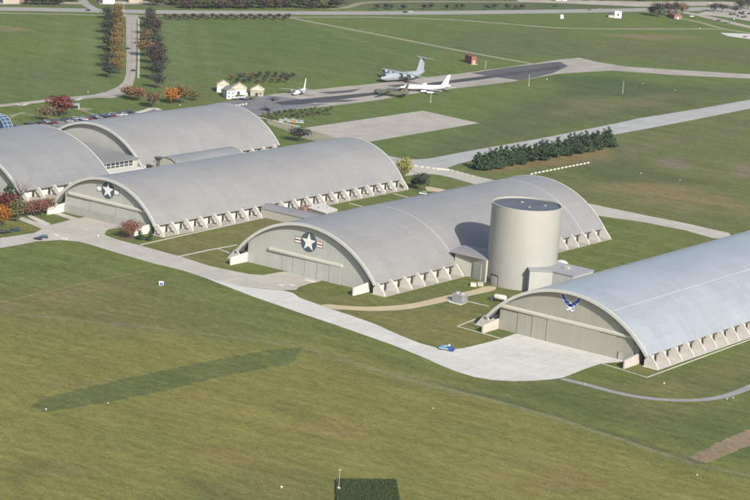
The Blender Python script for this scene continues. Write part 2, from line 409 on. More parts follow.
for i, (u, v, w_) in enumerate([(60,470,30),(120,440,22),(230,455,26),(330,430,24),(420,470,30),(520,460,24),(180,400,20),(30,350,22),(560,480,26),(90,385,18),(480,430,20),(300,485,16)]):
    paint(soft_poly([(u-w_,v-w_*.2),(u,v-w_*.32),(u+w_,v-w_*.1),(u+w_*.8,v+w_*.25),(u-w_*.3,v+w_*.3)], 9, 1.4, seed=50+i), [(.15,.12,.055),(.098,.115,.038),(.15,.128,.055)][i % 3], .5)
# tyre-worn line and its dark ditch across the near field
paint(soft_line([(0,311),(90,321),(180,331),(250,339),(300,346),(360,364),(415,381),(507,403),(572,423),(643,446),(694,464),(760,478)], 4, 5), (.12,.13,.07), .5)
paint(soft_line([(430,382),(507,401),(572,421),(643,444),(694,462)], 3.5, 3, 9), (.05,.065,.035), .8)
# airfield to the right: dry streaks, bare patches, wheel tracks
paint(soft_poly([(480,185),(600,140),(760,105),(760,240),(600,210)], 25, seed=14), (.088,.10,.040), .8)
paint(soft_poly([(610,180),(660,182),(720,196),(760,205),(760,216),(700,208),(640,196),(600,190)], 10, 1.0, seed=15), (.15,.125,.06), .65)
paint(soft_poly([(620,196),(700,206),(690,212),(640,204)], 6, 1.0, seed=25), (.15,.13,.07), .5)
paint(soft_poly([(652,160),(672,157),(692,163),(684,169),(660,168)], 6, 1.0, seed=16), (.13,.115,.085), .8)
paint(soft_poly([(732,168),(760,160),(760,178),(738,178)], 8, 1.0, seed=17), (.14,.115,.085), .7)
paint(soft_poly([(560,168),(620,160),(680,172),(700,182),(640,182),(600,180)], 10, seed=18), (.058,.078,.03), .6)
paint(soft_line([(588,163),(650,146),(700,136),(760,125)], 12, 12, 3), (.095,.10,.06), .7)
paint(soft_line([(560,158),(640,178),(700,190),(760,197)], 2, 4, 3), (.11,.105,.05), .6)
paint(soft_poly([(484,160),(600,148),(612,150),(612,156),(590,160),(500,172),(480,172)], 4, .6, seed=19), (.155,.11,.055), .65)
paint(soft_poly([(400,160),(440,160),(560,135),(700,105),(760,96),(760,84),(600,88),(480,112),(478,124)], 20, seed=20), (.068,.086,.036), .9)
paint(soft_poly([(560,100),(650,92),(700,96),(620,108),(560,116)], 12, 1.0, seed=21), (.115,.115,.05), .6)
paint(soft_poly([(560,75),(620,76),(700,90),(640,96),(560,96)], 12, 1, seed=22), (.04,.07,.028), .7)
paint(soft_poly([(610,35),(660,34),(700,38),(640,40)], 8, 1, seed=23), (.15,.12,.075), .7)
paint(soft_poly([(600,40),(760,50),(760,68),(680,64),(600,52)], 25, 1, seed=24), (.082,.09,.04), .7)
paint(soft_poly([(430,30),(560,32),(600,56),(520,62),(440,48)], 25, 1, seed=26), (.072,.09,.040), .7)
paint(soft_poly([(170,20),(300,20),(420,45),(400,70),(240,76),(180,70)], 25, .8, seed=27), (.062,.100,.034), .6)
paint(soft_poly([(0,26),(20,27),(34,30),(20,31),(0,31)], 5, 1, seed=28), (.15,.13,.07), .8)
for i, (a, b) in enumerate([((86,20),(84,90)), ((92,20),(90,88)), ((170,22),(178,84)), ((180,22),(190,80)), ((62,20),(40,90)), ((200,24),(212,76)), ((300,20),(420,62))]):
    paint(soft_line([a, b], 6, 10, 30+i), (.098,.13,.058), .6)
paint(soft_poly([(0,60),(80,66),(110,90),(60,98),(0,102)], 20, 1, seed=33), (.072,.10,.042), .6)
paint(soft_poly([(205,84),(160,70),(160,100),(215,104)], 8, 1, seed=34), (.088,.098,.045), .6)
paint(soft_poly([(0,-8),(760,-8),(760,2),(640,4),(380,7),(190,8),(0,5)], 8, 1, seed=35), (.085,.09,.05), .6)
paint(soft_poly([(370,1),(545,2),(640,5),(640,9.5),(370,10)], 6, .6, seed=38), (.062,.085,.038), .8)
paint(soft_poly([(525,90),(531,84),(760,86),(760,98),(640,104)], 20, 1, seed=39), (.07,.09,.038), .3)
me = bpy.data.meshes.new('ground')
vv = np.stack([PX, PY, 0*PX], -1)
I = np.arange(nx*ny).reshape(ny, nx)
F = np.stack([I[:-1,:-1], I[:-1,1:], I[1:,1:], I[1:,:-1]], -1).reshape(-1, 4)
me.vertices.add(len(vv)); me.vertices.foreach_set('co', vv.ravel().astype('f'))
me.loops.add(F.size); me.loops.foreach_set('vertex_index', F.ravel().astype('i'))
me.polygons.add(len(F)); me.polygons.foreach_set('loop_start', (np.arange(len(F))*4).astype('i')); me.polygons.foreach_set('loop_total', np.full(len(F), 4, 'i'))
me.update(); me.validate()
ca = me.color_attributes.new('tint', 'FLOAT_COLOR', 'POINT'); ca.data.foreach_set('color', np.concatenate([col, np.ones((len(col), 1))], 1).ravel().astype('f'))
me.materials.append(M['grass'])
gr = bpy.data.objects.new('ground', me); COL.objects.link(gr); tag(gr, None, None, None, 'structure')

# ---------------------------------------------------------------- sheets on the ground
def smooth_loop(w, closed=True, it=1):
    w = [np.array(p) for p in w]
    for _ in range(it):
        o = []
        n = len(w)
        for i in range(n if closed else n-1):
            a, b = w[i], w[(i+1) % n]; o += [a*.75+b*.25, a*.25+b*.75]
        if not closed: o = [w[0]]+o+[w[-1]]
        w = o
    return w
def sheet(name, pts, z, mat, smooth=0, world=False, h=0):
    import mathutils
    w = [p if world else G(*p) for p in pts]
    if smooth: w = smooth_loop(w, True, smooth)
    w = [(float(p[0]), float(p[1])) for p in w]
    tess = mathutils.geometry.tessellate_polygon([[Vector((p[0], p[1], 0)) for p in w]])
    mb = MB(); n = len(w)
    if h:
        mb.add([(p[0], p[1], z) for p in w]+[(p[0], p[1], z-h) for p in w], [tuple(t) for t in tess]+[(i, (i+1) % n, n+(i+1) % n, n+i) for i in range(n)])
    else: mb.add([(p[0], p[1], z) for p in w], [tuple(t) for t in tess])
    o = mb.build(name, mat); me = o.data
    if me.polygons and sum(p.normal.z*p.area for p in me.polygons) < 0: me.flip_normals()
    return tag(o, None, None, None, 'structure')
def strip(name, pts, width, z, mat, smooth=2, world=False, h=0):
    w = [np.array(p if world else G(*p)) for p in pts]
    if smooth and len(w) > 2: w = smooth_loop(w, False, smooth)
    L = []; Rr = []
    for i in range(len(w)):
        a = w[max(i-1, 0)]; b = w[min(i+1, len(w)-1)]; d = b-a; d = d/np.hypot(*d); n = np.array([-d[1], d[0]])*width/2
        L.append(w[i]+n); Rr.append(w[i]-n)
    mb = MB(); k = len(w)
    mb.add([(*p, z) for p in L]+[(*p, z) for p in Rr], [(i, i+1, k+i+1, k+i) for i in range(k-1)])
    if h:
        mb.add([(*p, z) for p in L]+[(*p, z-h) for p in L], [(i, i+1, k+i+1, k+i) for i in range(k-1)])
        mb.add([(*p, z) for p in Rr]+[(*p, z-h) for p in Rr], [(i, i+1, k+i+1, k+i) for i in range(k-1)])
    o = mb.build(name, mat)
    if sum(p.normal.z*p.area for p in o.data.polygons) < 0: o.data.flip_normals()
    return tag(o, None, None, None, 'structure')

LOWER = [(0,248),(18,245),(36,241.5),(60,240),(78,241.5),(90,244.5),(116,252.5),(154,263.5),(181,270),(200,276)]
sheet('concrete_road', LOWER+[(215,281),(240,285.5),(262,288.5),(283,290),(296,290),(299,287),(308,284),(318,281.8),(322,280.5),(308,275),(284,271.5),(263,275),(250,274.2),(228.7,270),(210,266),(181,256.7),(138,244.9),(117,239.5),(105,235),(105.3,232),(108,229.6),(114,228.3),(121,228),(128,228.2),(128,224.5),(92,216),(74,219),(50,225),(38,222.5),(22,217),(18,219),(42,229),(34,233),(0,238)], .02, M['conc_old'], 0)
sheet('apron', [(198,274.6),(215.3,282),(250,295.5),(276.7,304.8),(300,313),(330,323),(360,333.5),(390,344),(420,356),(440,365),(456,371.5),(474,377),(492,380),(512,381.3),(530,381),(550,379.6),(562,378),(575,373),(586,368.6),(601.6,363.5),(621,362),(628,362),(560,340),(514,328),(516,333.5),(501.6,338.6),(489,342),(477.6,344.8),(463,348.4),(452,349.3),(439,348.4),(420,343.2),(398,334.5),(375,324),(348,314.5),(334,310),(320,305),(300,298),(293,293),(283,290.3),(262,288.8),(240,285.8),(215,280)], .03, M['conc_new'], 0)
sheet('taxiway', [(388,155.5),(402,158.4),(416.4,159.4),(429.4,158.4),(450,154.5),(470,150.7),(540,138.5),(613,124),(638,118.4),(697,109),(750,99.6),(800,90),(800,97),(750,108.5),(700,118.5),(672,124),(612,135),(540,147),(470,161),(458,164),(450.2,166.9),(440,171),(436,173.2),(425.5,172.5),(412,173.5),(400,170)], .02, M['conc_grey'])
sheet('taxiway_link', [(410,164.5),(436,168),(450.2,169.2),(470,174.5),(494.5,180.2),(540,191),(589.4,203.6),(644,215),(686,223.3),(729,233),(735,240),(712.5,238),(686,230.5),(644,222.2),(600,216),(560,208),(500,192),(470,182.8),(452.8,177.9),(438.5,174.8),(425.5,173.7),(405,176),(400,168)], .03, M['conc_old'])
sheet('parking_pad', [(303,128),(423,110.6),(479,123),(371,141.5),(345,140.5)], .02, M['conc_pad'])
sheet('service_road', [(266,119),(280,122.5),(304,128),(335,137),(345,141),(330,145),(300,137),(285,130),(268,124)], .015, M['trail'])
sheet('runway', [(253.3,117),(291,109.5),(327,106.4),(380,99.8),(408,94.4),(451,88.9),(512,81.6),(560,73.5),(612,70.4),(674,74.9),(750,78.6),(820,83),(820,76.5),(750,74),(674,69.7),(626,66.4),(598,62),(579,57.6),(560,59.5),(512,66.4),(463.7,73),(415.6,78.5),(380,83),(316.7,89.2),(266,95),(262,97)], .02, M['conc_run'])
sheet('tarmac_apron', [(180,110),(190,107.9),(215,103.4),(253,97.3),(268,94.8),(284,97),(300,99),(284,103),(330,104),(291,109.6),(253.3,117.2),(230,121),(180,124)], .03, M['asphalt_grey'])
sheet('tarmac_strip', [(274,102.4),(290,100.2),(340,95.4),(385,91.2),(433,82.4),(480,76.4),(540,68),(560,65.5),(560,68.5),(540,71.4),(482,79.4),(433,85.4),(400,91.5),(360,97),(300,104.4),(282,105)], .035, M['tar'])
sheet('tarmac_block', [(471,73),(512,66.8),(560,61.5),(568,66),(552,73.5),(520,80.3),(496,77.2)], .03, M['asphalt'])
for i, pl in enumerate([[(318,92.5),(345,90.2),(362,88.4),(352,92.2),(330,94)], [(300,99.8),(330,99.5),(360,99.8),(345,101.8),(318,103)], [(386,85.5),(402,84),(410,85.3),(396,87.2)]]):
    sheet('runway_patch', pl, .028, M['asphalt'])
def ragged(pts, step, amp, seed):
    r_ = random.Random(seed); w = [np.array(G(*p)) for p in pts]; o = []
    for i in range(len(w)):
        a, b_ = w[i], w[(i+1) % len(w)]; L_ = np.hypot(*(b_-a)); n_ = max(1, int(L_/step)); nr = np.array([-(b_-a)[1], (b_-a)[0]])/L_
        for k_ in range(n_): o.append(tuple(a+(b_-a)*k_/n_+nr*r_.gauss(0, amp)))
    return o
M['grass_dark'] = grassmat('long_dark_grass', None, (.072, .092, .031), (.112, .120, .042))
M['soil'] = grassmat('bare_soil', None, (.165, .125, .075), (.23, .175, .12))
M['soil_track'] = grassmat('worn_brown_track', None, (.155, .13, .065), (.20, .16, .09))
M['grass_track'] = grassmat('worn_grass_track', None, (.155, .155, .085), (.20, .19, .13))
sheet('grass_patch', ragged([(31,407),(40,400),(65,392.3),(125,378.5),(185,366),(235,356),(272,349.6),(303,347.2),(298,354),(294,363),(262,369),(220,377),(150,394),(100,403.5),(60,410.5),(44,411.5)], 1.6, .42, 3), .012, M['grass_dark'], world=True)
strip('worn_track', [(-20,307),(0,302.5),(50,291),(100,280),(155,269)], 1.3, .010, M['soil_track'], 2)
sheet('soil_patch', ragged([(690,456.5),(715,444.5),(735,434.5),(756,427.5),(760,441),(735,451.5),(712,461),(700,463)], 1.6, .5, 4), .012, M['soil'], world=True)
for off_, wd in ((0, .9), (2.6, .7)):
    strip('worn_track', [(-20,311+off_*.0),(90,321),(180,331),(250,339),(300,346),(360,364),(415,381),(507,403),(572,423),(643,446),(694,464),(760,478)] if off_ == 0 else [(300,347.6),(360,365.6),(415,382.6),(507,404.6),(572,424.6),(643,447.6),(694,465.6)], wd, .010, M['grass_track'], 2)
HW = [(-60,8.2),(0,8.6),(60,9.6),(120,11.2),(190,12.2),(280,12.7),(370,13),(460,12.5),(560,11.2),(640,9.8),(700,8.8),(800,7)]
strip('highway', HW, 26, .02, M['road'], 2)
strip('access_road', [(-60,12),(0,12.8),(60,14),(120,16),(190,16),(290,17.1),(370,17.0)], 6, .025, M['trail'], 2)
strip('airfield_track', [(370,16.8),(446,19.1),(500,23),(560,28.5),(640,29),(712,28.6),(722,29.5)], 7, .022, M['trail'], 2)
strip('airfield_track', [(289,17.2),(330,25.5),(380,34.8),(446,48),(500,58),(535,64)], 7, .021, M['trail'], 2)
strip('service_road', [(676,17.5),(700,22),(718,27.5),(735,31),(760,34)], 8, .02, M['trail'])
strip('side_road', [(682,12),(700,15),(720,20),(750,27),(790,36)], 17, .024, M['conc_run'])
strip('side_road', [(675,10.5),(725,9.5),(760,7)], 12, .026, M['road'])
sheet('dirt_lot', [(520,2),(560,3),(640,6.5),(700,5.5),(725,6),(760,4),(760,2),(700,1.5),(640,1.5),(580,0),(545,-1),(515,-1)], .018, M['conc_pad'])
sheet('car_park', [(696,14),(712,9.5),(780,8),(800,14),(750,21),(722,16.5)], .016, M['conc_pad'])
sheet('car_park', [(720,32.6),(740,33.3),(800,36),(800,40),(750,39),(728,36)], .016, M['conc_new'])
sheet('car_park', [(-40,-3),(25,-2),(24,3.5),(0,4.6),(-40,4.5)], .018, M['conc_pad'])
sheet('car_park', [(60,2),(83,2.4),(84,4),(60,3.6)], .016, M['conc_pad'])
sheet('car_park', [(98,1),(150,1),(152,4),(100,4.2)], .016, M['conc_pad'])
strip('side_road', [(80,-4),(84,3),(92,8),(104,12)], 10, .027, M['road'])
strip('side_road', [(330,9),(350,7),(357,3.5),(370,2),(430,1.5),(520,2)], 8, .018, M['trail'])
# tree avenue: two lanes with a lighter middle
AV = [(131,12),(131.3,20),(131.2,50),(130.5,72),(126,84),(115,91.5),(96,96),(76,98),(40,101.6),(0,105.8),(-60,111)]
sheet('avenue', [(123,14),(126,18),(126.4,50.7),(126,75),(123,82),(118,86.5),(106.4,91.7),(94,94.5),(76,96.3),(40,100.2),(0,104.4),(-60,110),(-60,113),(0,107),(40,102.6),(76,99.5),(96,97.5),(112,98),(121,96.3),(131.7,88.4),(135.3,76),(136.6,50.7),(136.6,20),(139,15)], .02, M['conc_run'])
strip('road_marking', [(131.4,22),(131.4,50),(131,70),(128,80)], .6, .03, M['trail'], 1)
strip('footpath', [(138.6,18),(139,50),(138.4,78)], 1.8, .02, M['conc_old'], 1)
sheet('car_park', [(0,131),(35,124.5),(70,121.2),(137,112.2),(152,107.5),(162,110.5),(158,118),(150,160),(0,160)], .016, M['asphalt_grey'])
strip('footpath', [(137,112.6),(146,110.5),(153,107.5),(160,110)], 5, .03, M['walk'], 1)
strip('footpath', [(0,117),(16,114),(24,113.3),(38,116.5),(60,119)], 2.4, .02, M['trail'], 1)
strip('footpath', [(8,119),(18,113.5),(26,112)], 2.4, .022, M['trail'], 1)
sheet('plaza', [(70,107),(80,107.5),(94,108.8),(86,110.8),(78,110)], .02, M['trail'])
strip('footpath', [(80,110),(100,116)], 2.2, .02, M['trail'], 1)
strip('footpath', [(16,104),(22,105.8),(28,103.4)], 3, .025, M['walk'], 1)
strip('footpath', [(70,99),(76,100.6),(82,98)], 3, .025, M['walk'], 1)
# paths and lawns round the hangars
WK = .05
strip('footpath', [(140,245),(200,231.6),(268.7,216.5)], 1.7, WK, M['walk'], 0)
strip('footpath', [(178,256.7),(208,250.3),(237,245)], 1.7, WK, M['walk'], 0)
strip('footpath', [(218,248.8),(226,251.5),(232,254.6)], 1.4, WK, M['walk'], 0)
strip('kerb', [(500.5,338.4),(457.2,326.4),(476.5,318.8)], .9, .12, M['walk'], 0, h=.12)
strip('kerb', [(600,363),(647,377.5),(680,365.4),(750,339.6),(800,321)], .9, .12, M['walk'], 0, h=.12)
sheet('lawn', [(468,325.5),(478,321.8),(500,327.7),(512,331.2),(501,337)], .015, M['lawn_green'])
sheet('lawn', [(627,371),(640,367),(656,372.4),(647,376)], .015, M['lawn'])
strip('footpath', [(469,301.5),(480,304.4),(489,306.3)], 1.6, WK, M['walk'], 0)
strip('footpath', [(349,203),(356,205),(364,207)], 1.6, WK, M['walk'], 0)
strip('footpath', [(394,193.6),(402,196),(411,198.2)], 1.6, WK, M['walk'], 0)
sheet('gravel_path', [(425,186.4),(432,187),(446,189.8),(440,192),(427,191)], .02, M['gravel'])
sheet('gravel_path', [(320,304.6),(330,304.2),(338,305.3),(365,307),(385,306.3),(406,304.6),(425,300.8),(440,297),(458,293.3),(474,290),(486,286),(497,286.5),(495,290.6),(478,294),(462,297.7),(446,301.6),(425,306.3),(406,309.6),(385,311),(365,311),(345,309.6),(334,309.6),(325,306.5)], .025, M['gravel'], 1)
sheet('equipment_pad', [(446,298),(457,295.6),(469,301.6),(461,305.6),(449,302.4)], .10, M['walk'], h=.1)
sheet('concrete_road', [(22,213.5),(30,214.5),(51,224),(45,226)], .03, M['walk'])
strip('service_road', [(562,378.8),(580,383),(598,387.8),(620,393.6),(645,398.2),(675,400.6),(700,400.2),(722,397.4),(740,391.5),(752,386),(790,368)], 4.2, .02, M['grey_path'], 2)
sheet('forecourt', [(303,281),(318,280),(352,290),(365,296),(340,300),(318,288)], .004, M['stain'])if False else None
sheet('footpath', [(54,214),(60,212.6),(82,219.4),(76,221.4)], .025, M['conc_old'])
sheet('planting_bed', [(116,236),(126,234),(136,237.6),(128,240.2)], .03, M['mulch'])
sheet('planting_bed', [(612,210),(-0,0)], .03, M['mulch']) if False else None
sheet('side_road', [(0,224),(0,218),(14,223),(40,229),(33,232),(10,228)], .018, M['lawn'])

# ---------------------------------------------------------------- hangars
def arc(a, h, ze, n=41, off=0.):
    s = h-ze; Rr = (a*a+s*s)/(2*s); zc = h-Rr; t0 = math.asin(min(1, a/Rr))
    if s > a: t0 = math.pi-t0
    return [((Rr+off)*math.sin(t0*(2*i/(n-1)-1)), zc+(Rr+off)*math.cos(t0*(2*i/(n-1)-1))) for i in range(n)]
def zarc(x, a, h, ze, off=0.):
    s = h-ze; Rr = (a*a+s*s)/(2*s)+off; return h-(a*a+s*s)/(2*s)+math.sqrt(Rr*Rr-x*x)
def shell(mb, a, h, ze, y0, y1, t0, t1, n=61, ny=1):
    """band of the arch between offsets t0 and t1 (from the outer face), from y0 to y1"""
    o = arc(a, h, ze, n, t1); i = arc(a, h, ze, n, t0)
    ys = [y0+(y1-y0)*k/ny for k in range(ny+1)]
    for k in range(ny):
        ya, yb = ys[k], ys[k+1]
        mb.add([(x, ya, z) for x, z in o]+[(x, yb, z) for x, z in o], [(j, j+1, n+j+1, n+j) for j in range(n-1)])
    mb.add([(x, y0, z) for x, z in i]+[(x, y1, z) for x, z in i], [(j, j+1, n+j+1, n+j) for j in range(n-1)])
    for y in (y0, y1): mb.add([(x, y, z) for x, z in o]+[(x, y, z) for x, z in i], [(j, j+1, n+j+1, n+j) for j in range(n-1)])
    for e in (0, n-1): mb.add([(o[e][0], y0, o[e][1]), (o[e][0], y1, o[e][1]), (i[e][0], y1, i[e][1]), (i[e][0], y0, i[e][1])], [(0, 1, 2, 3)])
    return mb
def under_arch(xs0, xs1, a, h, ze, z0, n=40, off=-1.2):
    """polygon below the arch between two x"""
    top = [(xs0+(xs1-xs0)*k/n, zarc(xs0+(xs1-xs0)*k/n, a, h, ze, off)) for k in range(n+1)]
    return [(xs0, z0)]+top+[(xs1, z0)]
def wall_poly(mb, pts, y0, y1):
    """front: strip quads from z0 to the curve (kept convex)"""
    z0 = pts[0][1]; top = pts[1:-1]
    for k in range(len(top)-1):
        (xa, za), (xb, zb) = top[k], top[k+1]
        mb.add([(xa, y0, z0), (xb, y0, z0), (xb, y0, zb), (xa, y0, za), (xa, y1, z0), (xb, y1, z0), (xb, y1, zb), (xa, y1, za)],
               [(0, 1, 2, 3), (5, 4, 7, 6), (3, 2, 6, 7), (0, 4, 5, 1)])
    mb.add([(top[0][0], y0, z0), (top[0][0], y1, z0), (top[0][0], y1, top[0][1]), (top[0][0], y0, top[0][1])], [(0, 1, 2, 3)])
    mb.add([(top[-1][0], y0, z0), (top[-1][0], y1, z0), (top[-1][0], y1, top[-1][1]), (top[-1][0], y0, top[-1][1])], [(0, 1, 2, 3)])
    return mb
def star_pts(r, n=5, inner=.40, rot=math.pi/2):
    return [((r if k % 2 == 0 else r*inner)*math.cos(rot+k*math.pi/n), (r if k % 2 == 0 else r*inner)*math.sin(rot+k*math.pi/n)) for k in range(2*n)]
def fan(mb, pts, cx, cz, y0, y1):
    """star-shaped polygon plate facing -y"""
    n = len(pts)
    mb.add([(cx, y0, cz)]+[(cx+p[0], y0, cz+p[1]) for p in pts], [(0, 1+i, 1+(i+1) % n) for i in range(n)])
    mb.add([(cx+p[0], y0, cz+p[1]) for p in pts]+[(cx+p[0], y1, cz+p[1]) for p in pts], [(i, (i+1) % n, n+(i+1) % n, n+i) for i in range(n)])
    return mb
def hangar(name, label, cx, y0, hw, ze, h, bay, nb, roofm, fac, door, low=None, rail=None, leaves=(), insignia=None, butt='buttress', panelm='panel',
           style='new', gap=(), seams=(), left=3, front=True, length=None, a=None, overhang=3.0, clere='panel_grey'):
    ins = 5.6; a = a or hw-ins; e = hw-12.0; L = length or bay*(nb-1)
    H = thing(name, (cx, y0, 0), label, 'hangar')
    shell(MB(), a, h, ze, -1.5+.7, L+1.5, -1.2, 0, 73, 1).build('roof', roofm, H, True)
    shell(MB(), a, h, ze, -1.5-.0, -1.5+.69, -1.45, .12, 73).build('arch_rim', M['rim'], H, True)
    shell(MB(), a, h, ze, L+1.51, L+2.2, -1.9, .12, 73).build('arch_rim', M['rim'], H, True)
    for ys in seams: shell(MB(), a, h, ze, ys-.15, ys+.15, .002, .08, 73).build('roof_seam', M['rim'], H, True)
    wall_poly(MB(), under_arch(-e, e, a, h, ze, 0), 1.4, 2.0).build('front_wall', fac, H)
    wall_poly(MB(), under_arch(-a+1.2, a-1.2, a, h, ze, 0), L-.6, L).build('back_wall', fac, H)
    # recessed glazing beside the facade, under both ends of the arch
    for s in (-1, 1):
        lo, hi = (-a+2.2, -e) if s < 0 else (e, a-2.2)
        wall_poly(MB(), under_arch(lo, hi, a, h, ze, 0, 8), 7.0, 7.3).build('side_glazing', M['glass'], H)
        xx = s*e; MB().box(min(xx, xx-s*.4), max(xx, xx-s*.4), 2.01, 7.0, 0, zarc(e, a, h, ze, -1.25)).build('return_wall', fac, H)
        w = MB(); x0, x1 = sorted((s*e, s*(e+.8)))
        w.prism([(-12.5, 0), (1.39, 0), (1.39, 5.3), (-12.5, 4.1)], 'x', x0, x1); w.build('wing_wall', M['cream'] if style != 'pink' else M['panel_pink'], H)
    if low: MB().box(-e+.05, e-.05, .84, .90, 0, low).build('wall_base', M['facade_low'], H)
    if rail:
        x0, x1, z = rail
        MB().prism([(1.39, z-.5), (.2, z-.5), (.1, z+.5), (.3, z+.9), (1.39, z+1.1)], 'x', x0, x1).build('door_rail', M['rail'], H)
    for k, (x0, x1, yo, z1) in enumerate(leaves):
        MB().box(x0, x1, 1.38-yo, 1.38-yo+.25, .05, z1).build('door_leaf', door, H)
    # flanks
    xi = a+.2
    bm_ = M[butt]
    def flank(s, ks):
        mb = MB(); t = .45
        pts = [(s*(xi-2.2), 0), (s*hw, 0), (s*hw, .9), (s*(xi+1.0), ze+.35), (s*(xi-.4), ze+1.0), (s*(xi-1.3), ze-1.3), (s*(xi-2.2), 3.4)]
        if style == 'strut': pts = [(s*(xi-1.9), ze-1.6), (s*(xi-.4), ze+1.0), (s*(xi+1.2), ze+.35), (s*hw, 1.5), (s*hw, 0), (s*(hw-2.8), 0), (s*(hw-3.0), 1.5), (s*(xi-.3), ze-2.4)]
        if s < 0: pts = pts[::-1]
        proto = None
        for k in ks:
            y = k*bay + (length is None and k > 7 and name == 'hangar' and gap and gap[0] or 0)
            if proto is None:
                mb.prism(pts, 'y', -t, t); proto = mb.build('buttress', bm_, H); proto.location = (0, y, 0)
            else:
                c = proto.copy(); COL.objects.link(c); c.parent = H; c.location = (0, y, 0)
    nbn = nb
    flank(1, range(nbn)); flank(-1, range(left))
    x0 = xi-2.6
    for s, ks in ((1, range(nbn-1)), (-1, range(max(left-1, 1)))):
        x_in, x_out = sorted((s*(x0-.4), s*x0)); pr = {}
        for k in ks:
            yy = k*bay
            items = [('side_panel', M[panelm], (s*x0, s*(x0+.5), .75, bay*.74, .3, 3.5 if style != 'pink' else 4.2)),
                     ('louvre', M['dark'], (s*(x0+.02), s*(x0+.35), .5+bay*.78, bay*.93, .3, 3.9))]
            for nm, mt, (xa, xb, ya, yb, za, zb) in items:
                if nm not in pr:
                    pr[nm] = MB().box(min(xa, xb), max(xa, xb), ya, yb, za, zb).build(nm, mt, H); o = pr[nm]
                else: o = pr[nm].copy(); COL.objects.link(o); o.parent = H
                o.location = (0, yy, 0)
        MB().box(x_in, x_out, 2.01 if s > 0 else 7.5, L-.61, 0, 3.8).build('side_wall', M['conn'] if style != 'pink' else M['panel_pink'], H)
        MB().box(x_in, x_out, 2.01 if s > 0 else 7.5, L-.61, 3.81, ze+.6).build('clerestory', M[clere], H)
        xa, xb = sorted((s*(x0+.0), s*(hw+.7)))
        MB().box(xa, xb, -1.5, L+1.5, .0, .16).build('plinth', M['conc_pad'] if style != 'pink' else M['buttress_pink'], H)
    # insignia: roundel with star, or winged emblem
    if insignia:
        kind, z, r = insignia; yf = 1.36
        if kind in ('star', 'star_red'):
            circ = [(r*math.cos(2*math.pi*i/48), r*math.sin(2*math.pi*i/48)) for i in range(48)]
            wb, hb = r*1.78, r*.25
            em = fan(MB(), circ, 0, z, yf-.05, yf).build('emblem', M['navy_grey'], H)
            fan(MB(), star_pts(r*.93, inner=.41), 0, z, yf-.12, yf-.051).build('star', M['white'], em)
            for s in (-1, 1):
                xa, xb = sorted((s*r*.97, s*wb)); b0 = MB().box(xa, xb, yf-.06, yf-.001, z-hb-.35, z+hb+.35)
                xa2, xb2 = sorted((s*r*1.02, s*(wb-.35)))
                eb = b0.build('bar_border', M['navy'] if kind == 'star' else M['dull_red'], em)
                w_ = MB()
                if kind == 'star': w_.box(xa2, xb2, yf-.12, yf-.061, z-hb, z+hb)
                else: w_.box(xa2, xb2, yf-.12, yf-.061, z-hb, z-.38); w_.box(xa2, xb2, yf-.12, yf-.061, z+.38, z+hb)
                w_.build('bar', M['white'], em)
        else:
            # stylised wings: three stepped blades each side over a star of pieces, white edge round blue
            def quad(cx_, cz_, ln, wd, ang):
                c, s_ = math.cos(ang), math.sin(ang)
                return [(cx_+c*u-s_*v, cz_+s_*u+c*v) for u, v in ((-ln/2, -wd/2), (ln/2, -wd/2), (ln/2, wd/2), (-ln/2, wd/2))]
            blue, whit = MB(), MB(); k = r; kz = r*.62
            for s in (-1, 1):
                for (ax_, az_, ln, wd, ang) in ((.19, -.02, .66, .36, 50), (.50, .42, .60, .34, 58), (.76, .88, .50, .30, 74)):
                    for mbx, grow, yy in ((whit, .13, .05), (blue, 0, .11)):
                        q = quad(ax_, az_, ln+grow, wd+grow, R_(ang)); q = [(s*p[0]*k, p[1]*kz) for p in q]
                        mbx.prism([(p[0], z+p[1]) for p in q], 'y', yf-yy, yf-yy+.045)
            # lower piece: white rounded field, four dark facets with a light round centre
            wf = [(.46*math.cos(t)*k, (-.62+.38*math.sin(t))*kz) for t in [2*math.pi*i/6+math.pi/6 for i in range(6)]]
            whit.prism([(p[0], z+p[1]) for p in wf], 'y', yf-.052, yf-.006)
            for (ax_, az_) in ((-.27, -.55), (.27, -.55), (0, -.86)):
                q = [(ax_+.13*math.cos(t), az_+.12*math.sin(t)) for t in [math.pi/2*i for i in range(4)]]
                blue.prism([(p[0]*k, z+p[1]*kz) for p in q], 'y', yf-.11, yf-.065)
            em = whit.build('emblem', M['white'], H); blue.build('emblem_blades', plain('emblem_blue', (.03, .075, .25), .5, .1), em)
    return H, dict(a=a, e=e, L=L, ze=ze, h=h)

# the near-right hangar, bluish roof and warmer walls
ze = 5.6
def leaf_row(xs, yo0, dy, z1): return [(xs[i]+.03, xs[i+1]-.03, yo0+dy*i, z1) for i in range(len(xs)-1)]
cx4 = 114.9
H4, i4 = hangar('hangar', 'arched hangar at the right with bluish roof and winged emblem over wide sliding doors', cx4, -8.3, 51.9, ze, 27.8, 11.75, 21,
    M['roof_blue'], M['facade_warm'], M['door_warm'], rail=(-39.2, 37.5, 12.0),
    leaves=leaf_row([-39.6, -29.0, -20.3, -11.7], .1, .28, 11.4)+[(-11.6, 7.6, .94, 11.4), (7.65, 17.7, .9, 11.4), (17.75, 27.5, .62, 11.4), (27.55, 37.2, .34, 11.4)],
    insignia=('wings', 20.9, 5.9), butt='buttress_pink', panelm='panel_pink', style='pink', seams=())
def ridge(H, a, h, ze, x, y0, y1, w=.35, mat='rim', name='roof_line'):
    z0, z1 = zarc(x-w/2, a, h, ze, .03), zarc(x+w/2, a, h, ze, .03)
    MB().add([(x-w/2, y0, z0), (x+w/2, y0, z1), (x+w/2, y1, z1), (x-w/2, y1, z0)], [(0, 1, 2, 3)]).build(name, M[mat], H)
ridge(H4, 46.3, 27.8, ze, 24.0, -.8, 235, .28, 'rim')
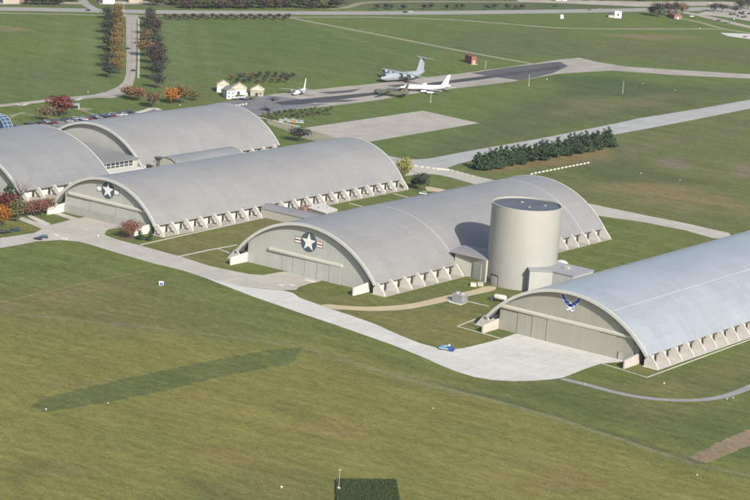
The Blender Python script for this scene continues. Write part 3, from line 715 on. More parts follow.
shell(MB(), 46.3, 27.8, ze, 76.9, 77.15, .002, .06, 73).build('roof_seam', M['conn'], H4, True)
MB().box(29.2, 31.6, .80, 1.02, .06, 3.4).build('door', M['conn'], H4)
MB().box(28.9, 29.18, .78, 1.03, .06, 3.7).build('door_frame', M['dark'], H4)
H3, i3 = hangar('hangar', 'arched hangar left of the cylindrical tower with star roundel and striped bars', -52.8, 0, 52.8, 5.3, 28.6, 12.0, 20,
    M['roof'], M['facade'], M['door'], rail=(-25.8, 23.3, 10.0),
    leaves=leaf_row([-16.8, -9.4, -1.4, 7.0, 15.4, 23.0], .15, .2, 9.5), insignia=('star_red', 18.6, 5.3), seams=(73.5, 205))
H2, i2 = hangar('hangar', 'long arched hangar in the middle row with star roundel and plain white bars', -205.2, 8.8, 45.0, 5.3, 26.0, 12.36, 20,
    M['roof'], M['facade'], M['door'], low=4.6, rail=(-29.5, 31, 11.5),
    leaves=[(-13.2, 6.9, .25, 11.0), (6.95, 24, .45, 11.0)], insignia=('star', 18.6, 4.9), clere='dark', seams=(), style='strut')
MB().box(-31.2, -27.5, 1.1, 1.24, .05, 3.8).build('door', M['facade_low'], H2)
H1, i1 = hangar('hangar', 'short arched hangar at the left edge behind the autumn trees', -330.6, 12.3, 61.2, 5.3, 28.2, 13.5, 6,
    M['roof_darker'], M['facade'], M['door'], clere='dark', a=55.6, length=75.5, left=1, style='strut')
HB, ib = hangar('hangar', 'arched hangar at the back left with a bare rounded front and side vault', -330.9, 131.8, 49.6, 5.3, 26.6, 12, 12,
    M['roof'], M['facade'], M['door'], a=44.0, length=136, left=1, clere='dark', style='strut')
print('HANGARS', i1, ib)

def vault(name, mat, parent, x0, x1, y0, y1, zb, zt, t=.35, along='y', n=17, wallm=None):
    """low barrel roof from zb at the eaves to zt at the crown"""
    mb = MB(); s = zt-zb; a = (x1-x0)/2 if along == 'y' else (y1-y0)/2; Rr = (a*a+s*s)/(2*s); t0 = math.asin(min(1, a/Rr)); c = (x0+x1)/2 if along == 'y' else (y0+y1)/2
    out = [(c+Rr*math.sin(t0*(2*i/(n-1)-1)), zt-Rr+Rr*math.cos(t0*(2*i/(n-1)-1))) for i in range(n)]
    poly = out+[(p[0], p[1]-t) for p in out[::-1]]
    A, B = (y0, y1) if along == 'y' else (x0, x1)
    P = (lambda p, q: (p[0], q, p[1])) if along == 'y' else (lambda p, q: (q, p[0], p[1]))
    m_ = len(out)
    mb.add([P(p, A) for p in poly]+[P(p, B) for p in poly], [(i, (i+1) % (2*m_), 2*m_+(i+1) % (2*m_), 2*m_+i) for i in range(2*m_)])
    for off in (0, 2*m_): mb.f += [tuple(off+j for j in (i, i+1, 2*m_-2-i, 2*m_-1-i)) for i in range(m_-1)]
    o = mb.build(name, mat, parent, True)
    if wallm:
        w = MB()
        for i in range(m_-1):
            (xa, za), (xb, zb_) = out[i], out[i+1]
            for q in (A+.5, B-.5): w.add([P((xa, 0), q), P((xb, 0), q), P((xb, zb_-t-.01), q), P((xa, za-t-.01), q)], [(0, 1, 2, 3)])
        for (xx, zz) in ((out[0][0]+.3, zb-t-.01), (out[-1][0]-.3, zb-t-.01)):
            w.add([P((xx, 0), A+.5), P((xx, 0), B-.5), P((xx, zz), B-.5), P((xx, zz), A+.5)], [(0, 1, 2, 3)])
        w.build('wall', wallm, parent)
    return o

# side vault on the back-left hangar, vent stack and link building between the two left hangars
AN = thing('annex', (-286, 142, 0), 'low vaulted annex along the side of the back left hangar', 'annex')
vault('roof', M['roof_darker'], AN, -3, 21, 0, 66, 6.0, 12.0, wallm=M['conn'])
for k in range(4): MB().box(20.75, 20.95, 8+k*15, 17+k*15, 2.6, 5.4).build('wall_panel', M['white'], AN)
LK = thing('link_building', (-330, 88, 0), 'low grey roofed link building between the two left hangars', 'building')
MB().prism([(-30, 0), (41, 0), (41, 10.2), (-30, 14.0)], 'y', .5, 41.0).build('wall', M['conn'], LK)
MB().prism([(-30, 14.05), (42, 10.3), (42, 10.9), (-30, 14.9)], 'y', -1.2, 41.2).build('roof', M['roof_darker'], LK)
gl = MB().box(41.02, 41.2, 3, 36, 6.9, 9.8).build('window_band', M['glass'], LK)
MB().box(41.05, 49, 0, 38, 0, 6.2).build('terrace', M['cream'], LK)
mb = MB()
for k in range(9): mb.box(41.21, 41.35, 3+k*4.1-.2, 3+k*4.1+.2, 6.9, 9.8)
mb.box(41.36, 41.5, 3, 36, 8.2, 8.45)
mb.build('mullions', M['cream'], gl)
VS = thing('vent_stack', (-274, 131, 0), 'dark flared exhaust stack between the hangar roofs', 'vent')
MB().tube((0, 0, 0), (0, 0, 11.5), 1.1, 1.1, 14).build('pipe', M['dark_plane'], VS, True)
MB().tube((0, 0, 11.5), (0, 0, 13.6), 1.1, 3.0, 14).build('flared_top', M['dark_plane'], VS, True)

# covered walkway between the second and third hangars, and the flat-roofed block beside it
CW = thing('covered_walkway', (-162, 103, 0), 'low grey barrel roofed walkway joining the middle hangars', 'walkway')
vault('roof', M['roof_darker'], CW, -1, 61, -5.5, 5.5, 5.2, 7.6, along='x', wallm=M['conn'])
q0, q1, q2, q3 = [G(u_, v_, 4.6) for u_, v_ in ((326, 213.2), (338, 209.4), (320.3, 203), (307.9, 207.5))]
FB = thing('service_block', (q3[0], q3[1], 0), 'flat pale roofed service block with a red brick end', 'building')
def rel(p): return (p[0]-q3[0], p[1]-q3[1])
fpq = [rel(q3), rel(q0), rel(q1), rel(q2)]; cxq = sum(p[0] for p in fpq)/4; cyq = sum(p[1] for p in fpq)/4
def grow(k_): return [(cxq+(p[0]-cxq)*k_, cyq+(p[1]-cyq)*k_) for p in fpq]
MB().prism(grow(.96), 'z', 0, 4.2).build('wall', M['tan'], FB)
MB().prism(grow(1.0), 'z', 4.22, 4.7).build('roof', M['cream'], FB)
MB().box(fpq[0][0]*.06-5.0, fpq[0][0]*.06-.3, -3.4, 5.5, 0, 4.5).build('brick_end', M['brick'], FB)
for f1_, f2_ in ((.35, .3), (.6, .6), (.3, .75)):
    px_ = cxq+(f1_-.5)*14; py_ = cyq+(f2_-.5)*12; MB().box(px_, px_+1.2, py_, py_+1.2, 4.71, 5.5).build('roof_vent', M['conn'], FB)

# ---------------------------------------------------------------- cylindrical gallery tower
TW = thing('tower', (27.3, 86.7, 0), 'tall cream windowless cylindrical tower with dark roof between two hangars', 'tower')
rT, hT = 18.86, 43.3
def ring(r, z, n=96): return [(r*math.cos(2*math.pi*i/n), r*math.sin(2*math.pi*i/n), z) for i in range(n)]
mt, t, b = nodes('tower_wall_sheet')
tc = t.nodes.new('ShaderNodeTexCoord'); sp = t.nodes.new('ShaderNodeSeparateXYZ'); t.links.new(tc.outputs['Object'], sp.inputs[0])
an = mathn(t, 'ARCTAN2', sp.outputs[1], sp.outputs[0]); q = mathn(t, 'MULTIPLY', an, 36/math.pi/1.0)
ln = mathn(t, 'LESS_THAN', mathn(t, 'FRACT', q), .05); hz = mathn(t, 'LESS_THAN', mathn(t, 'FRACT', mathn(t, 'DIVIDE', sp.outputs[2], 14.4)), .007)
cb = t.nodes.new('ShaderNodeCombineXYZ'); t.links.new(mathn(t, 'MULTIPLY', an, 6.), cb.inputs[0]); t.links.new(mathn(t, 'MULTIPLY', sp.outputs[2], .03), cb.inputs[1])
ns = remap(t, noise(t, 1.2, 5, .7, vec=cb.outputs[0]), .25, .75, .955, 1.045)
big = remap(t, noise(t, .08, 4, .6), .3, .7, .97, 1.03)
f = mathn(t, 'MULTIPLY', mathn(t, 'MULTIPLY', ns, big), mathn(t, 'MULTIPLY', remap(t, ln, 0, 1, 1, .965), remap(t, hz, 0, 1, 1, .93)))
t.links.new(scalecol(t, (.290, .286, .255), f), b.inputs['Base Color']); b.inputs['Roughness'].default_value = .5
bump(t, b, mathn(t, 'MAXIMUM', ln, hz), -.03, .5)
mb = MB(); n = 96
rr = ring(rT, 0)+ring(rT, hT)+ring(rT-.5, hT)+ring(rT-.5, hT-1.0)
mb.add(rr, [(k*n+i, k*n+(i+1) % n, (k+1)*n+(i+1) % n, (k+1)*n+i) for k in range(3) for i in range(n)])
shellT = mb.build('drum_wall', mt, TW, True)
mb = MB(); mb.add(ring(rT+.10, hT+.01)+ring(rT+.10, hT+.35)+ring(rT-.6, hT+.35)+ring(rT-.6, hT+.01), [(k*n+i, k*n+(i+1) % n, ((k+1) % 4)*n+(i+1) % n, ((k+1) % 4)*n+i) for k in range(4) for i in range(n)])
mb.build('parapet_cap', M['conn'], TW, True)
mr, t, b = nodes('dark_membrane_roof')
f1 = remap(t, noise(t, .12, 5, .7, stretch=(1, .25, 1, .5)), .3, .7, .75, 1.25); f2 = remap(t, noise(t, 1.3, 4, .8), .5, .8, 1, 1.7)
t.links.new(scalecol(t, (.065, .078, .10), mathn(t, 'MULTIPLY', f1, f2)), b.inputs['Base Color']); b.inputs['Roughness'].default_value = .75
rf = MB().add([(0, 0, hT-.45)]+ring(rT-.52, hT-.5), [(0, 1+i, 1+(i+1) % n) for i in range(n)]).build('roof', mr, TW)
mb = MB()
for k in range(3): mb.box(-13+k*1.0, 12-k*1.0, -5+k*4.1, -4.9+k*4.1, hT-.48, hT-.42)
mb.build('roof_seams', M['grey_path'], rf)
for (x, y, s) in ((-6, 3, 1.1), (4, -5, .8), (7, 6, .9)): MB().box(x, x+s, y, y+s, hT-.44, hT+.2).build('roof_vent', M['conn'], rf)
an0 = math.atan2(-.92, -.38)
def on_drum(ang, w, h, name, mat, z0=0, out=.15, par=TW):
    mb = MB(); pts = []
    k = 6
    for i in range(k+1):
        t_ = ang-w/2/rT+w/rT*i/k; pts.append((math.cos(t_), math.sin(t_)))
    vs = [(p[0]*(rT+out), p[1]*(rT+out), z) for z in (z0, z0+h) for p in pts]+[(p[0]*(rT-.1), p[1]*(rT-.1), z) for z in (z0, z0+h) for p in pts]
    fs = [(i, i+1, k+2+i, k+1+i) for i in range(k)]
    o_ = 2*(k+1)
    fs += [(k+1+i, k+2+i, o_+k+2+i, o_+k+1+i) for i in range(k)]+[(0, k+1, o_+k+1, o_), (k, 2*k+1, o_+2*k+1, o_+k)]
    mb.add(vs, fs); return mb.build(name, mat, par, False)
fr = on_drum(an0+.10, 6.4, 6.0, 'door_frame', M['dark'], 0, .12)
on_drum(an0+.11, 5.2, 5.3, 'door', M['conn'], 0, .2, fr)
on_drum(an0-.23, 3.2, 2.4, 'vent_grille', M['dark'], 0.6, .10)

# connector from the third hangar to the tower
C1 = thing('connector', (0, 70, 0), 'beige connector with curved roof linking hangar side to the tower', 'connector')
MB().prism([(-7,3), (3.2,4.4), (15,.4), (22,20), (-7,22)], 'z', 0, 12.2).build('wall', M['conn'], C1)
vault('roof', M['roof'], C1, -9, 15.6, 1.2, 23, 12.25, 14.3, along='x')
def along_wall(mb, a, b, f0, f1, z0, z1, out=.25):
    d = np.array(b, float)-np.array(a, float); L_ = np.hypot(*d); d /= L_; n_ = np.array([d[1], -d[0]])
    p = [np.array(a)+d*L_*f0+n_*.02, np.array(a)+d*L_*f1+n_*.02]; p += [p[1]+n_*out, p[0]+n_*out]
    return mb.prism([tuple(q_) for q_ in p], 'z', z0, z1)
along_wall(MB(), (3.2,4.4), (15,.4), .15, .72, .1, 8.2).build('door', M['facade'], C1)
along_wall(MB(), (3.2,4.4), (15,.4), .10, .77, 8.3, 8.7).build('door_lintel', M['rail'], C1)
along_wall(MB(), (-7,3), (3.2,4.4), .1, .98, 11.4, 12.0, .15).build('eaves_trim', M['rail'], C1)
# connector from the tower to the right hangar
C2 = thing('connector', (40, 73, 0), 'beige flat roofed connector linking the tower to the right hangar', 'connector')
fp = [(-1.5,1.5), (4.3,-4.9), (13.3,3.4), (26,3.4), (26,24), (-3,24)]
MB().prism(fp, 'z', 0, 12.6).build('wall', M['facade'], C2)
fo = [(-1.6,1.0), (4.3,-5.6), (13.6,3.0), (26.4,3.0), (26.4,24.5), (-3,24.5)]
MB().prism(fo, 'z', 12.62, 13.2).build('roof', plain('pale_membrane', (.25,.25,.265), .6, .08, .2), C2)
along_wall(MB(), (4.3,-4.9), (13.3,3.4), .18, .42, .05, 3.2).build('door', M['conn'], C2)
MB().box(14,16.5,13,16,13.21,14.4).build('roof_vent', M['conn'], C2)
# white dome behind the tower
dx, dy = G(560.5, 269.5)
DM = MB(); nn = 28; rings = [[(rr_*4.6*math.cos(2*math.pi*i/nn), rr_*4.6*math.sin(2*math.pi*i/nn), zz) for i in range(nn)] for rr_, zz in ((1, 0), (1, 1.0), (.96, 2.1), (.85, 3.2), (.66, 4.1), (.4, 4.7), (.12, 4.9))]
DM.loft(rings); dome = DM.build('inflated_dome', M['cream'], None, True, (dx-1, dy+2, .0)); tag(dome, 'small white round dome on the grass behind the tower', 'dome')

# blue glazed vault at the left edge
BV = thing('glazed_canopy', G(-7, 131.5), 'blue glazed barrel canopy with pale grid ribs at the left edge', 'canopy')
mbl = MB(); mrib = MB(); Rv = 11.5
for i in range(12):
    t0 = math.pi*i/12; t1 = math.pi*(i+1)/12
    mbl.add([(Rv*math.cos(t0), 0, Rv*math.sin(t0)), (Rv*math.cos(t1), 0, Rv*math.sin(t1)), (Rv*math.cos(t1), 8, Rv*math.sin(t1)), (Rv*math.cos(t0), 8, Rv*math.sin(t0))], [(0,1,2,3)])
    mrib.tube((Rv*math.cos(t0), -.1, Rv*math.sin(t0)), (Rv*math.cos(t0), 8.1, Rv*math.sin(t0)), .2, n=5)
    for y in (0, 4, 8): mrib.tube((Rv*1.005*math.cos(t0), y, Rv*1.005*math.sin(t0)), (Rv*1.005*math.cos(t1), y, Rv*1.005*math.sin(t1)), .2, n=5)
mbl.add([(0, 0, 0)]+[(Rv*math.cos(math.pi*i/12), 0, Rv*math.sin(math.pi*i/12)) for i in range(13)], [(0, i+1, i+2) for i in range(12)])
bl = plain('blue_glazing', (.03, .07, .12), .2, .2, .4, 0, .8)
mbl.build('glazing', bl, BV, False); mrib.build('rib_grid', M['silver'], BV)

# ---------------------------------------------------------------- trees
def leaves_mesh(name, blobs, nleaf, size, seed, mat, drop=.0, shape='round'):
    """many small leaf clumps spread through the volume of several uneven blobs"""
    r = np.random.RandomState(seed); vol = np.array([b[3]*b[4]*b[5] for b in blobs])**.8; cnt = (vol/vol.sum()*nleaf).astype(int)
    V = []; 
    for (x, y, z, a, b_, c), n_ in zip(blobs, cnt):
        d = r.normal(size=(n_, 3)); d /= np.linalg.norm(d, axis=1)[:, None]
        rad = r.rand(n_, 1)**.38; rad *= 1+.18*np.sin(3*d[:, :1]*5+seed)*np.cos(4*d[:, 1:2]*4)
        p = d*rad*np.array([a, b_, c])+np.array([x, y, z]); V.append((p, d))
    P = np.concatenate([v[0] for v in V]); D = np.concatenate([v[1] for v in V]); n_ = len(P)
    nrm = D*.9+r.normal(size=(n_, 3))*.65; nrm /= np.linalg.norm(nrm, axis=1)[:, None]
    up = np.where(np.abs(nrm[:, 2:3]) > .9, [[1, 0, 0]], [[0, 0, 1]]); t1 = np.cross(nrm, up); t1 /= np.linalg.norm(t1, axis=1)[:, None]; t2 = np.cross(nrm, t1)
    s = size*(.6+.8*r.rand(n_, 1)); s2 = s*(.6+.5*r.rand(n_, 1))
    q = np.stack([P-t1*s-t2*s2*.4, P+t1*s*.2-t2*s2, P+t1*s+t2*s2*.3, P-t1*s*.1+t2*s2], 1)
    me = bpy.data.meshes.new(name); me.vertices.add(n_*4); me.vertices.foreach_set('co', q.reshape(-1).astype('f'))
    me.loops.add(n_*4); me.loops.foreach_set('vertex_index', np.arange(n_*4).astype('i')); me.polygons.add(n_)
    me.polygons.foreach_set('loop_start', (np.arange(n_)*4).astype('i')); me.polygons.foreach_set('loop_total', np.full(n_, 4, 'i')); me.update()
    me.materials.append(mat); return me
def obj_from(me, name, parent=None):
    o = bpy.data.objects.new(name, me); COL.objects.link(o); o.parent = parent; return o
TM = {}
def broadleaf_meshes(seed):
    k = ('b', seed)
    if k in TM: return TM[k]
    r = random.Random(seed); blobs = []
    for i in range(11):
        an = r.uniform(0, 6.28); d = r.uniform(.1, .62); z = r.uniform(.42, .80)
        s = r.uniform(.20, .32)*(1.15-.4*abs(z-.55))
        blobs.append((d*.62*math.cos(an)*.9, d*.62*math.sin(an)*.9, z, s, s, s*.8))
    blobs.append((0, 0, .60, .30, .30, .30)); blobs.append((r.uniform(-.1,.1), r.uniform(-.1,.1), .80, .20, .2, .19))
    TM[k] = blobs; return blobs
def tree(kind, name, x, y, h, w, label, cat='tree', seed=1, nleaf=900, group=None, leaf=.034, mats=None):
    """h height, w crown width; the tree's own mesh is unit-sized and shared by its kind"""
    key = (kind, seed, nleaf)
    T = thing(name, (x, y, 0), label, cat, rnd.uniform(0, 6.28), group)
    if key not in TM:
        if kind.startswith('pine'):
            blobs = []
            r = random.Random(seed)
            for i in range(9):
                z = .12+.84*i/9; rr_ = .36*(1-z)+.05
                for q_ in range(3 if i < 7 else 1):
                    an = r.uniform(0, 6.28); blobs.append((rr_*.55*math.cos(an), rr_*.55*math.sin(an), z, rr_*.75, rr_*.75, .085))
            me = leaves_mesh('pine_crown', blobs, nleaf, leaf*.85, seed, mats)
        else: me = leaves_mesh('crown', broadleaf_meshes(seed), nleaf, leaf, seed, mats)
        tr = MB(); r = random.Random(seed+50)
        if kind.startswith('pine'): tr.tube((0, 0, 0), (0, 0, .9), .022, .005, 6)
        else:
            tr.tube((0, 0, 0), (0, 0, .34), .028, .020, 7)
            for q_ in range(6):
                an = q_*1.05+r.uniform(-.3, .3); tr.tube((0, 0, .28+.02*q_), (.26*math.cos(an), .26*math.sin(an), .55+.04*q_), .013, .004, 5)
            tr.tube((0, 0, .34), (.02, .01, .85), .019, .004, 6)
        trm = tr.build('tmp', M['bark']); tm_ = trm.data; bpy.data.objects.remove(trm)
        TM[key] = (me, tm_)
    cm, tm_ = TM[key]
    c = obj_from(cm, 'crown', T); tk = obj_from(tm_, 'trunk', T)
    w *= 1.18
    for q_ in (c, tk): q_.scale = (w, w, h)
    return T
MATK = dict(orange='l_orange', gold='l_gold', tan='l_tan', red='l_red', russet='l_russet', purple='l_purple', dark='l_dark', green='l_green', olive='l_olive', pine='l_pine', yellow='l_yellow')
def plant_tree(u, v, h, w, colr, label, name=None, seed=None, nleaf=1000, group=None, cat='tree', leaf=.036):
    x, y = G(u, v); seed = seed if seed is not None else rnd.randrange(4)
    nm = name or ('pine_tree' if colr == 'pine' else 'broadleaf_tree')
    return tree(('pine' if colr == 'pine' else 'b')+colr, nm, x, y, h, w, label, cat, seed, nleaf, group, leaf, M[MATK[colr]])

# avenue trees, left of the road: dark inner column and golden roadside column
for i, (u, v) in enumerate([(108.5,19),(109,26.5),(108,33.5),(109,41),(108,49.5),(108.5,58),(107.5,67),(108.5,78)]):
    plant_tree(u, v, 13, 12.5, 'dark', f'dark leaved avenue tree, {ordw(i)} from the far end left of the avenue', group='dark trees left of the avenue')
for i, v in enumerate([17.5,24,30.5,37.5,44.5,52,59.5,67,74.5]):
    plant_tree(117+rnd.uniform(-.7,.7), v, 14, 11, 'gold', f'golden brown roadside tree, {ordw(i)} from the far end left of the avenue', group='golden trees beside the avenue')
for i, (u, v, h, w, c) in enumerate([(149,20.5,10,9,'dark'),(148.5,35,12,13,'dark'),(154.5,35,12,12,'purple'),(145.5,46,12,11,'tan'),(153.5,50,12,12,'dark'),(146,57,12,13,'tan'),(155,65,13,13,'purple'),(157,72,12,12,'purple'),(157,80,12,12,'dark'),(157,88.5,10,10,'dark'),(150,28,11,11,'purple'),(151,42,11,11,'dark'),(155.5,57.5,11,11,'purple')]):
    cn = {'purple':'purple brown','tan':'tan','russet':'russet','dark':'dark green'}[c]
    plant_tree(u, v, h*1.35, w*1.12, c, f'{cn} tree {["at the far end of","second in","behind the outer edge of","left edge of","outer middle of","wide, left middle of","outer, below the middle of","third from near end of","second from near end of","nearest in","between first and second in","between tan and second tree in","outer centre of"][i]} the row right of the avenue', group='trees right of the avenue')
plant_tree(129,99.5,11,13,'tan','wide tan brown thin-leaved tree at the bend of the avenue'); plant_tree(138,101,11,14,'russet','larger russet tree just right of the avenue bend')
plant_tree(152.5,107.5,12,13,'tan','tan tree near the entrance of the tarmac apron')
plant_tree(171,104,13,12,'orange','orange tree standing left of its golden neighbour by the apron'); plant_tree(181,103.5,14,14,'gold','golden tree standing right of the orange one by the apron')
plant_tree(194,101,8,10,'olive','small olive tree at the edge of the far field')
plant_tree(46,121,12,13,'tan','thin tan tree on the lawn beside the big crimson tree', nleaf=500); plant_tree(61.5,116.5,16,17,'red','big round crimson tree on the lawn beyond the parked cars', nleaf=1400)
# autumn trees at the left edge
plant_tree(0.5,226,13,14,'orange','bright orange round tree at the left edge by the road', nleaf=1600, leaf=.03)
plant_tree(5,214,13,15,'red','crimson tree behind the bright orange one', nleaf=1500, leaf=.03)
plant_tree(9,208,18,14,'pine','green conifer behind the crimson tree at the left edge', nleaf=1100)
plant_tree(16.5,221.5,14,11,'olive','olive and brown tree right of the orange tree', nleaf=1100, leaf=.03)
for i, (u, v, w) in enumerate([(27,216.5,10),(34,216,11),(41,215,11),(47,213.5,8)]):
    plant_tree(u, v, 9.5, w, 'russet', f'russet small tree, {ordw(i)} from the left of the clump by the left hangar', group='russet trees by the left hangar', nleaf=900)
def bare_tree(u, v, h, w, label):
    x, y = G(u, v); T = thing('bare_tree', (x, y, 0), label, 'tree'); r = random.Random(4); tr = MB(); tw = MB()
    tr.tube((0,0,0), (0,0,h*.4), .35, .2, 7)
    for i in range(9):
        an = i*.72+r.uniform(-.2,.2); tip = (w*.42*math.cos(an), w*.42*math.sin(an), h*r.uniform(.7,.98)); tr.tube((0,0,h*.3+i*.02*h), tip, .16, .05, 5)
        for q_ in range(16):
            f_ = r.uniform(.35, 1); b_ = (tip[0]*f_, tip[1]*f_, h*.3+(tip[2]-h*.3)*f_); e_ = (b_[0]+r.uniform(-1.6,1.6), b_[1]+r.uniform(-1.6,1.6), b_[2]+r.uniform(.4,2)); tw.tube(b_, e_, .07, .03, 3, False)
    tr.build('trunk', M['bark'], T); tw.build('twigs', M['twig'], T); return T
bare_tree(21, 203, 15, 14, 'leafless grey twiggy tree in front of the left hangar roof')
# trees by the second hangar
plant_tree(131.5,238.5,11,12,'russet','russet round ornamental tree at the corner of the middle hangar', nleaf=1200, leaf=.03)
plant_tree(140,240.2,7.5,5,'pine','small dark conifer between the russet tree and the hangar corner'); plant_tree(150,240.8,8,5,'pine','small dark conifer close against the first buttress')
plant_tree(299.5,142,11,13,'dark','round dark tree behind the middle hangar beside the track', nleaf=1000)
plant_tree(404.5,181,16,10,'yellow','tall yellow green tree at the far corner of the middle hangar', nleaf=1200); plant_tree(420,190.5,12,10,'dark','dark tree standing alone right of the yellow green tree', nleaf=1200)
plant_tree(415,188,7,7,'dark','low dark bush left of the lone dark tree', 'shrub', cat='shrub')
# pine row beside the taxiway
NP = 24
for i in range(NP):
    f_ = i/(NP-1); u = 478+f_*130; v = 170.2-f_*24.2+(.8 if i % 2 else -.8)
    plant_tree(u, v, rnd.uniform(12.5, 16), rnd.uniform(12.5, 14.5), 'pine', f'dark green pine, {ordw(i)} from the left in the row beside the taxiway', group='pines in a row beside the taxiway', seed=i % 5, nleaf=2200, leaf=.04)
# orchard-like block beyond the tarmac
k = 0
for j, (v, u0, u1, n_) in enumerate([(77.2,244,292,7),(80,233,289,8),(82.8,236,286,8)]):
    for i in range(n_):
        u = u0+(u1-u0)*i/(n_-1)+rnd.uniform(-1,1)
        plant_tree(u, v+rnd.uniform(-.6,.6)-.0, rnd.uniform(4,5.5), rnd.uniform(4,5), rnd.choice(['purple','dark','tan','dark']), f'small dark memorial tree, {ordw(i)} from the left in the {["back","middle","front"][j]} row beyond the white buildings', 'small_tree', group='small trees planted beyond the white buildings', nleaf=260, leaf=.07)
# small shrubs along the far access road
for i in range(27):
    u = 165+i*4.75; v = 18.3+(1.7 if i % 2 else 0)
    plant_tree(u, v, 5, 5.5, 'purple', f'small round bush, {ordw(i)} from the left along the far access road', 'shrub', group='bushes along the far access road', cat='shrub', nleaf=200, leaf=.08)
for i, u in enumerate([377,386,391,403,424,431,447,456,462,487,494,507,515,522]):
    plant_tree(u, 9.2+rnd.uniform(-.9,.6), 6, 6, rnd.choice(['dark','purple']), f'small dark bush, {ordw(i)} from the left on the verge beyond the highway', 'shrub', group='bushes on the verge beyond the highway', cat='shrub', nleaf=200, leaf=.08)
# memorial garden shrubs
for i in range(40):
    u = 264+i*1.72+rnd.uniform(-.5,.5); v = 117-(u-266)*.09+[-1.5,1.2,3.6][i % 3]+rnd.uniform(-.8,.8)
    plant_tree(u, v, rnd.uniform(2,3.6), rnd.uniform(2.2,3.4), rnd.choice(['green','dark','dark','olive']), f'small garden bush, {ordw(i)} from the left beside the square concrete pad', 'shrub', group='bushes in the garden strip', cat='shrub', nleaf=200, leaf=.08)
# far tree belt
for i in range(30):
    u = 186+i*5.6+rnd.uniform(-1.5,1.5); c = rnd.choice(['purple','dark','tan','olive','green','purple','gold' if i < 14 else 'dark'])
    if 340 < u < 372: v = 0
    else: v = 9.0+rnd.uniform(-1.5,0)
    plant_tree(u, v, rnd.uniform(9,14), rnd.uniform(12,17), c, f'autumn tree, {ordw(i)} from the left in the belt beyond the highway', group='trees in the belt beyond the highway', nleaf=500, leaf=.05)
for i in range(34):
    u = 180+i*5.6+rnd.uniform(-2,2)
    plant_tree(u, 3.5+rnd.uniform(-2,1) if u < 345 else -1, rnd.uniform(11,15), rnd.uniform(14,18), rnd.choice(['purple','dark','olive','dark','tan']), f'dark tree, {ordw(i)} from the left in the rear belt beyond the highway', group='trees in the rear belt beyond the highway', nleaf=500, leaf=.05)
for i, (u, v, c) in enumerate([(27,4.5,'dark'),(33,4.8,'purple'),(39,4.6,'dark'),(45,4.8,'purple'),(51,5,'dark'),(57,4.6,'purple'),(63,3.2,'dark'),(70,1.2,'purple'),(77,1,'dark'),(150,5.2,'tan'),(157,5.5,'purple'),(163,3,'tan'),(172,5.5,'dark'),(178,5.2,'purple'),(186,5.4,'gold')]):
    plant_tree(u, v, 10, 12, c, f'tree, {ordw(i)} from the left in the strip beyond the highway at upper left', group='trees beyond the highway at upper left', nleaf=450, leaf=.055)
for i in range(44):
    u = 535+i*5.4+rnd.uniform(-1.5,1.5)
    plant_tree(u, .3+rnd.uniform(-1.2,.6), rnd.uniform(11,15), rnd.uniform(13,17), rnd.choice(['purple','dark','purple','dark','olive']), f'dark tree, {ordw(i)} from the left in the belt at the top right', group='trees in the belt at top right', nleaf=450, leaf=.055)
for u, v, h, w, c, l in [(659,17,17,19,'dark','big dark green tree beside the red brick house'),(668,16,16,14,'purple','brown tree behind the red brick house'),(682,15.5,16,14,'tan','tan brown tree at the right of the red brick house'),(651,15.5,11,12,'dark','lower dark green tree left of the big dark one'),
    (675,13.5,14,12,'purple','brown tree between the tan tree and the house'),(714,12,11,14,'dark','left dark tree of the pair by the far car park'),(722,12,10,12,'purple','brown tree between the pair by the far car park'),(741,10,14,15,'dark','dark tree at the right end of the far car park'),(748,9,15,14,'dark','dark tree at the upper right corner of the view'),
    (735,13,8,9,'purple','small brown tree in front of the far car park')]:
    plant_tree(u, v, h, w, c, l, nleaf=700)
# dense clipped dark field at the bottom
x0 = [G(336,481), G(396,481.5), G(402,515), G(337,515)]
def crop(pts, n_, name, label):
    r = np.random.RandomState(9); P = np.array(pts); uv = r.rand(n_, 2)
    q = (P[0]*(1-uv[:, :1])*(1-uv[:, 1:])+P[1]*uv[:, :1]*(1-uv[:, 1:])+P[2]*uv[:, :1]*uv[:, 1:]+P[3]*(1-uv[:, :1])*uv[:, 1:])
    V = []; h_ = .55+.5*r.rand(n_)
    an = r.rand(n_)*6.28; dx_ = np.cos(an)*.35; dy_ = np.sin(an)*.35; lx = r.normal(size=n_)*.2; ly = r.normal(size=n_)*.2
    V = np.stack([np.stack([q[:,0]-dx_, q[:,1]-dy_, 0*h_], -1), np.stack([q[:,0]+dx_, q[:,1]+dy_, 0*h_], -1), np.stack([q[:,0]+lx, q[:,1]+ly, h_*1.5], -1)], 1).reshape(-1, 3)
    me = bpy.data.meshes.new(name); me.from_pydata(V.tolist(), [], [(3*i, 3*i+1, 3*i+2) for i in range(n_)]); me.materials.append(M['l_crop'])
    return tag(obj_from(me, name), label, 'planting', None, 'stuff')
M['l_crop'] = leafy('dense_crop_leaves', (.028, .045, .018), (.05, .07, .026))
crop(x0, 26000, 'tall_grass', 'rectangle of dense dark green uncut grass at the bottom edge')
sheet('planting_bed', [(337,481.5),(395.5,482),(401,515),(338,515)], .02, M['l_crop'])

